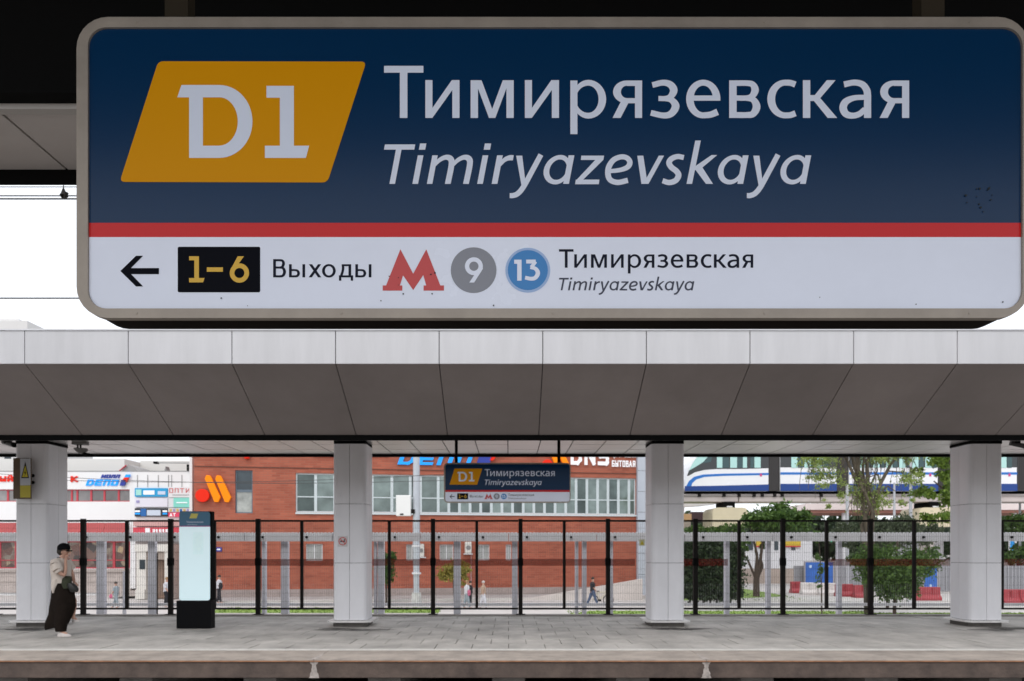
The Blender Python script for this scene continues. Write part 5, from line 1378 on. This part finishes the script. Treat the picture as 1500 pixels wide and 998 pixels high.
# ------------------------------------------------------------------ overhead wires in the sky at left
m_cable = mat('dark cable', (.03, .03, .03), .5)
for i, (py, D, r, lab) in enumerate([(287, 8.0, .007, 'upper overhead cable crossing the sky left of the big sign'), (291.5, 8.0, .009, 'thicker overhead cable just under the uppermost one'), (274, 8.3, .005, 'thin faint cable at the top of the sky gap'), (437, 8.0, .008, 'contact wire low in the sky gap left of the big sign')]):
    z = Z(py, D)
    o = MB((0, D, z)).cyl((-30, D, z), (30, D, z), r, r, 6).build('overhead_wire', m_cable); o.location = (0, D, z); tag(o, lab, 'overhead wire', 'wires over the tracks')
for i, (y0, y1) in enumerate([(691, 701), (699, 690)]):
    D = 30.0; z0, z1 = Z(y0, D), Z(y1, D)
    o = MB((0, D, z0)).tube([(X(-60 + 20 * q, D), D, z0 + (z1 - z0) * q / 40 - .35 * math.sin(q / 40 * math.pi), .012) for q in range(41)], 5).build('overhead_wire', m_cable); o.location = (0, D, z0)
    tag(o, ['thin street cable sagging across the mall and brick building, lower at right', 'thin street cable crossing the mall and brick building, rising to the right'][i], 'overhead wire', 'street cables behind the fence')
D = 8.02; O = (X(93, D), D, Z(287, D))
t = thing('wire_clamp', 'small dark clamp and insulator hanging on the overhead cable', 'insulator', O)
x, _, z = O
MB(O).loft([(x, D, z - .03, .02, .02), (x + .005, D, z, .045, .045), (x + .005, D, z + .03, .03, .03), (x, D, z + .09, .008, .008)], 10).build('clamp', m_fence, t, smooth=True)
MB(O).cyl((x + .03, D - .02, z - .035), (x + .05, D - .02, z + .03), .018, .022, 8).build('insulator', m_fence, t)
MB(O).cyl((x, D, z + .08), (x, D, z + .16), .005, .005, 6).build('hook', m_fence, t)

# ------------------------------------------------------------------ people
m_skin = mat('skin', (.52, .30, .22), .6)
def skin(name, vs, es, m, parent, sub=1):
    me = bpy.data.meshes.new(name); me.from_pydata([v[:3] for v in vs], es, []); me.materials.append(m)
    o = bpy.data.objects.new(name, me); COL.objects.link(o); o.parent = parent
    o.modifiers.new('skin', 'SKIN')
    for i, v in enumerate(vs):
        sv = me.skin_vertices[0].data[i]; sv.radius = (v[3], v[4] if len(v) > 4 else v[3]); sv.use_root = (i == 0)
    if sub: 
        s = o.modifiers.new('sub', 'SUBSURF'); s.levels = sub; s.render_levels = sub
    return o
def passer(px, py_feet, h, face, label, top, low, hair, stride=.25, D=None, extra=None):
    """walking figure seen across the street; face=+1 walks right, -1 left, 0 towards the viewer"""
    D = D or 3.1 / ((py_feet - HY) / F); k = h / 1.75
    t = thing('person', label, 'person', (X(px, D), D, -1.5)); t['group'] = 'passers-by beyond the fence'
    f = face
    V = [(0, 0, .95, .13, .1), (0, 0, 1.15, .12, .1), (0, 0, 1.38, .15, .1), (.01 * f, 0, 1.5, .055), (.03 * f, 0, 1.6, .085, .08), (.03 * f, 0, 1.70, .075, .075),
         (0, -.17, 1.38, .055), (.05 * f - .02, -.2, 1.15, .042), (.18 * f, -.2, .95, .032), (.22 * f, -.2, .87, .03),
         (0, .17, 1.38, .055), (-.05 * f, .2, 1.15, .042), (-.08 * f, .2, .93, .032), (-.08 * f, .2, .85, .03),
         (stride * .25, -.09, .88, .09), (stride * .5, -.09, .5, .065), (stride * .9, -.09, .09, .042), (stride * .9 + .15 * (f or .3), -.09, .04, .035),
         (-stride * .25, .09, .88, .09), (-stride * .4, .09, .5, .065), (-stride * 1.1, .09, .10, .042), (-stride * 1.1 + .14 * (f or .3), .09, .04, .035)]
    E = [(0, 1), (1, 2), (2, 3), (3, 4), (4, 5), (2, 6), (6, 7), (7, 8), (8, 9), (2, 10), (10, 11), (11, 12), (12, 13), (0, 14), (14, 15), (15, 16), (16, 17), (0, 18), (18, 19), (19, 20), (20, 21)]
    V = [tuple(a * k for a in v) for v in V]
    skin('body', V, E, m_skin, t)
    MB().loft([(0, 0, .9 * k, .17 * k, .2 * k), (0, 0, 1.1 * k, .15 * k, .18 * k), (0, 0, 1.35 * k, .17 * k, .22 * k), (0, 0, 1.45 * k, .1 * k, .15 * k), (0, 0, 1.49 * k, .06 * k, .07 * k)], 12).tube([(0, -.19 * k, 1.41 * k, .075 * k), (.05 * f * k, -.21 * k, 1.15 * k, .06 * k)]).tube([(0, .19 * k, 1.41 * k, .075 * k), (-.05 * f * k, .21 * k, 1.15 * k, .06 * k)]).build('top', top, t, smooth=True)
    mb = MB()
    for s, yy in ((1, -.09), (-1, .09)):
        mb.tube([(0, yy * k, .95 * k, .125 * k), (s * stride * .5 * k, yy * k, .5 * k, .09 * k), (s * stride * (.9 if s > 0 else 1.1) * k, yy * k, .12 * k, .065 * k)], 10)
    mb.build('trousers', low, t, smooth=True)
    MB().ball((.01 * f * k, 0, 1.67 * k), .105 * k, .095 * k, .11 * k, z0=-.25).build('hair', hair, t, smooth=True)
    if extra: extra(t, k)
    return t
c_white = mat('pale cloth', (.62, .62, .66), .8); c_blk = mat('black cloth', (.015, .015, .02), .9); c_jean = mat('blue jeans', (.07, .10, .17), .9)
c_grey = mat('grey blue cloth', (.28, .33, .36), .9); c_pink = mat('pink bag', (.55, .12, .22), .7); h_dk = mat('dark hair', (.02, .014, .01), .7); h_br = mat('blond hair', (.32, .2, .1), .7)
c_tan = mat('tan cloth', (.42, .3, .22), .9)
passer(170, 891, 1.38, -1, 'child in grey blue clothes with dark hair walking past the mall', c_grey, c_grey, h_dk, .22, extra=lambda t, k: MB().ball((-.22 * k, -.22 * k, .8 * k), .12 * k, .06 * k, .15 * k).build('bag', c_pink, t, smooth=True))
passer(244, 888, 1.6, 1, 'person in pale clothing partly hidden beside the totem', c_white, c_blk, h_br, .15, D=36.5)
passer(321, 884, 1.62, 1, 'person in white top and black bag beside the brick wall corner', c_white, c_blk, h_dk, .15, D=39.0, extra=lambda t, k: MB().ball((.18 * k, -.2 * k, 1.1 * k), .14 * k, .07 * k, .22 * k).build('bag', c_blk, t, smooth=True))
passer(684, 892, 1.48, 1, 'person in grey white top carrying a pink bag near the yellowing shrub', c_white, c_grey, h_br, .2, extra=lambda t, k: MB().ball((.14 * k, -.24 * k, 1.0 * k), .09 * k, .05 * k, .2 * k).build('bag', c_pink, t, smooth=True))
passer(689, 890, 1.35, 0, 'person dressed in black next to the person with the pink bag', c_blk, c_blk, h_dk, .05, D=37.5)
passer(708, 892, 1.45, 0, 'person in tan top and pinkish white trousers pushing along under the hanging sign', c_tan, c_white, mat('grey hair', (.5, .45, .42), .8), .2)
passer(868, 887.5, 1.56, 1, 'man in black t-shirt and jeans striding beside a bicycle', c_blk, c_jean, h_dk, .3)

# bicycle pushed by the man
bk = 3.1 / .082
O = (X(880, bk), bk, -1.5)
t = thing('bicycle', 'bicycle with thin wheels pushed by the man in black', 'bicycle', O)
def hoop(cx, cy, cz, r, rt, n=20):
    mb = MB()
    for i in range(n):
        a, b = 2 * math.pi * i / n, 2 * math.pi * (i + 1) / n
        mb.cyl((cx + r * math.cos(a), cy, cz + r * math.sin(a)), (cx + r * math.cos(b), cy, cz + r * math.sin(b)), rt, rt, 6)
    return mb
m_bike = mat('pale bike frame', (.55, .5, .35), .4)
for dx in (-.42, .42):
    w = hoop(dx, 0, .3, .28, .025).build('wheel', c_blk, t)
    mb = MB()
    for i in range(8): mb.cyl((dx, 0, .3), (dx + .27 * math.cos(i * .785), 0, .3 + .27 * math.sin(i * .785)), .004, .004, 4)
    mb.build('spokes', m_lgrey, w)
mb = MB(); A, Bq, Cq, Dq, Eq = (-.42, 0, .3), (-.05, 0, .28), (-.18, 0, .72), (.3, 0, .75), (.42, 0, .3)
for p, q in ((A, Bq), (A, Cq), (Bq, Cq), (Bq, Dq), (Cq, Dq), (Dq, Eq)): mb.cyl(p, q, .022, .022, 8)
mb.build('frame', m_bike, t)
MB().box(-.3, -.08, -.05, .05, .76, .81).build('saddle', c_blk, t, bevel=.02)
MB().cyl((.28, -.25, .9), (.28, .25, .9), .016, .016, 8).cyl((.3, 0, .75), (.28, 0, .9), .018, .018, 8).build('handlebar', c_blk, t)
MB().cyl((-.05, -.06, .28), (-.05, .06, .28), .07, .07, 12).build('crank', m_fence, t)

# the woman on the platform
D = 12.65
WX = X(93.5, D)
O = (WX, D, 0.0)
w = thing('person', 'woman in cream blouse, dark wide skirt and black beret walking with hand at her chin', 'person', O)
# local x to the right (+ = facing), y away from the viewer
V = [(-.02, 0, 1.0, .12, .09), (-.03, 0, 1.18, .105, .085), (-.05, 0, 1.33, .13, .10), (-.04, 0, 1.43, .05), (-.005, 0, 1.50, .05), (.03, 0, 1.55, .07, .068), (.02, 0, 1.62, .085, .075), (.02, 0, 1.67, .07, .065),
     # near arm: elbow out front and low, forearm up to the chin
     (-.04, -.16, 1.37, .05), (.04, -.21, 1.19, .042), (.13, -.18, 1.12, .036), (.12, -.13, 1.25, .03), (.085, -.08, 1.39, .022), (.08, -.06, 1.44, .028, .016),
     # far arm hanging to the bag
     (-.04, .16, 1.37, .05), (.02, .2, 1.15, .04), (.10, .13, 1.03, .033), (.15, .07, .99, .022), (.17, .05, .98, .026, .016),
     # near leg
     (-.02, -.09, .92, .09), (.0, -.1, .5, .062), (.02, -.1, .12, .038), (.05, -.1, .06, .036), (.14, -.1, .035, .03),
     # far leg, lifted forward
     (-.02, .09, .92, .09), (.12, .1, .62, .06), (.10, .1, .34, .038), (.14, .1, .29, .034), (.2, .1, .27, .03)]
E = [(0, 1), (1, 2), (2, 3), (3, 4), (4, 5), (5, 6), (6, 7), (2, 8), (8, 9), (9, 10), (10, 11), (11, 12), (12, 13), (2, 14), (14, 15), (15, 16), (16, 17), (17, 18), (0, 19), (19, 20), (20, 21), (21, 22), (22, 23), (0, 24), (24, 25), (25, 26), (26, 27), (27, 28)]
def fingers(V, E, root, base, d, up, side):
    """four curled fingers and a thumb on the palm vertex"""
    base = Vector(base); d = Vector(d).normalized(); up = Vector(up).normalized(); side = Vector(side)
    for i, ln in enumerate((.062, .07, .066, .052)):
        p = base + side * ((i - 1.5) * .017); a = len(V)
        V.append((*(p + d * .03), .0085)); V.append((*(p + d * (.03 + ln * .55) + up * .008), .008)); V.append((*(p + d * (.03 + ln * .8) + up * .03), .007))
        E.append((root, a)); E.append((a, a + 1)); E.append((a + 1, a + 2))
    a = len(V); p = base - side * .03
    V.append((*(p + d * .005 + up * .01), .010)); V.append((*(p + d * .035 + up * .028), .008)); E.append((root, a)); E.append((a, a + 1))
fingers(V, E, 13, (.08, -.06, 1.44), (-.15, .45, .8), (.2, .6, -.1), (.95, 0, .1))
fingers(V, E, 18, (.17, .05, .98), (.8, -.1, -.5), (-.4, 0, -.8), (0, 1, 0))
skin('body', V, E, m_skin, w, 2)
m_hair = mat('black beret cloth', (.004, .004, .005), .9, spec=.1)
MB().ball((.0, 0, 1.625), .112, .095, .095, 16, 10, z0=-.35).build('beret', m_hair, w, smooth=True)
MB().ball((-.035, 0, 1.565), .085, .08, .085, 14, 8).build('hair', h_dk, w, smooth=True)
MB().loft([(.115, 0, 1.515, .012, .012), (.118, 0, 1.54, .018, .014), (.108, 0, 1.575, .008, .01)], 8).build('nose', m_skin, w, smooth=True)
MB().box(.09, .113, -.028, .028, 1.492, 1.502).build('lips', mat('lips', (.4, .13, .12), .5), w, bevel=.004)
MB().box(.085, .118, -.065, -.008, 1.562, 1.588).box(.085, .118, .008, .065, 1.562, 1.588).box(.0, .1, -.082, -.078, 1.578, 1.584).box(.105, .114, -.008, .008, 1.578, 1.584).build('sunglasses', m_black, w, bevel=.006)
MB().ball((.015, -.078, 1.545), .016, .01, .026, 8, 6).build('ear', m_skin, w, smooth=True)
m_cr = mat('cream blouse cloth', (.60, .53, .47), .85, 0, .06, 6, .2, 20)
MB().loft([(-.04, 0, .98, .155, .17, 0, .02), (-.045, 0, 1.08, .15, .175, 0, .03), (-.06, 0, 1.22, .155, .19, 0, .02), (-.065, 0, 1.34, .145, .195), (-.055, 0, 1.41, .095, .13), (-.045, 0, 1.445, .058, .06)], 20).build('blouse', m_cr, w, smooth=True)
MB().tube([(-.05, -.15, 1.385, .085), (-.02, -.185, 1.32, .092), (.035, -.21, 1.22, .085), (.06, -.205, 1.185, .07)], 14).build('sleeve', m_cr, w, smooth=True)
MB().tube([(-.05, .15, 1.385, .08), (.02, .2, 1.22, .075)], 12).build('sleeve', m_cr, w, smooth=True)
MB().loft([(-.09, -.16, .80, .012, .02), (-.085, -.165, .88, .035, .03), (-.07, -.16, .98, .06, .035), (-.06, -.15, 1.06, .06, .04)], 10).build('blouse_tail', m_cr, w, smooth=True)
MB().loft([(-.055, 0, 1.43, .065, .066), (-.055, 0, 1.455, .06, .06)], 14).build('collar', c_blk, w, smooth=True)
m_sk = mat('dark brown skirt cloth', (.014, .010, .008), .95, 0, .25, 9, .3, 25, spec=.1)
MB().loft([(-.16, -.02, .155, .17, .10, .0, .12), (-.12, -.02, .25, .19, .13, -.1, .11), (-.05, 0, .40, .20, .16, 0, .09), (-.01, 0, .55, .215, .175, 0, .08), (.0, 0, .70, .20, .17, 0, .06), (-.01, 0, .85, .185, .175, 0, .03), (-.03, 0, 1.0, .145, .155), (-.03, 0, 1.04, .13, .14)], 24).build('skirt', m_sk, w, smooth=True)
MB().loft([(.0, -.08, .09, .085, .08, 0, .06), (.0, -.08, .25, .105, .10, 0, .06), (.01, -.05, .42, .15, .12, 0, .05), (.03, -.03, .6, .19, .15)], 18).build('skirt_fold', m_sk, w, smooth=True)
MB().loft([(-.235, -.03, .13, .09, .05, .25), (-.19, -.02, .2, .14, .09, .15), (-.13, 0, .34, .17, .12)], 14).build('skirt_train', m_sk, w, smooth=True)
m_shoe = mat('off white shoe', (.62, .57, .54), .6)
MB().loft([(.075, -.1, .0, .13, .042), (.075, -.1, .022, .128, .042), (.06, -.1, .045, .105, .038), (.015, -.1, .075, .05, .034)], 16).build('shoe', m_shoe, w, smooth=True)
MB().loft([(.165, .1, .245, .07, .036, .25), (.16, .1, .268, .07, .036, .2), (.13, .1, .30, .04, .032, .1)], 14).build('shoe', m_shoe, w, smooth=True)
bgt = thing('shoulder_bag', 'black slouchy bag carried in front by the woman in the cream blouse', 'bag', (WX + .22, D - .1, .86))
MB().loft([(.035, 0, -.045, .06, .05), (.03, 0, .0, .085, .065), (.0, 0, .07, .085, .06), (-.03, 0, .12, .055, .045)], 14).build('bag_body', mat('black bag leather', (.008, .008, .008), .5), bgt, smooth=True)
m_ol = mat('dark olive cloth', (.03, .035, .018), .9)
MB().loft([(-.13, .02, .02, .09, .06), (-.13, .02, .1, .10, .07), (-.12, .02, .2, .09, .06), (-.1, .04, .25, .04, .03)], 14).build('olive_pouch', m_ol, bgt, smooth=True)
MB().tube([(-.01, 0, .12, .006), (-.03, .03, .2, .006), (-.06, .08, .24, .006)], 6).build('strap', c_blk, bgt)

# yellow warning sign on the corner pier / fence
D = 16.38
O = (X(940.5, D), D, Z(795, D))
t = thing('yellow_warning_sign', 'small yellow warning sign on the fence left of the third column', 'sign', O)
MB(O).box(X(936.5, D), X(944.5, D), D, D + .004, Z(799.5, D), Z(790.5, D)).build('plate', mat('pale yellow plate', (.62, .60, .36), .5), t)
MB(O).prism([(X(937.8, D), Z(798, D)), (X(943.2, D), Z(798, D)), (X(940.5, D), Z(792, D))], D - .002, D - .001).build('triangle', mat('warn yellow', (.62, .52, .02), .5), t)
print('objects', len(bpy.data.objects))
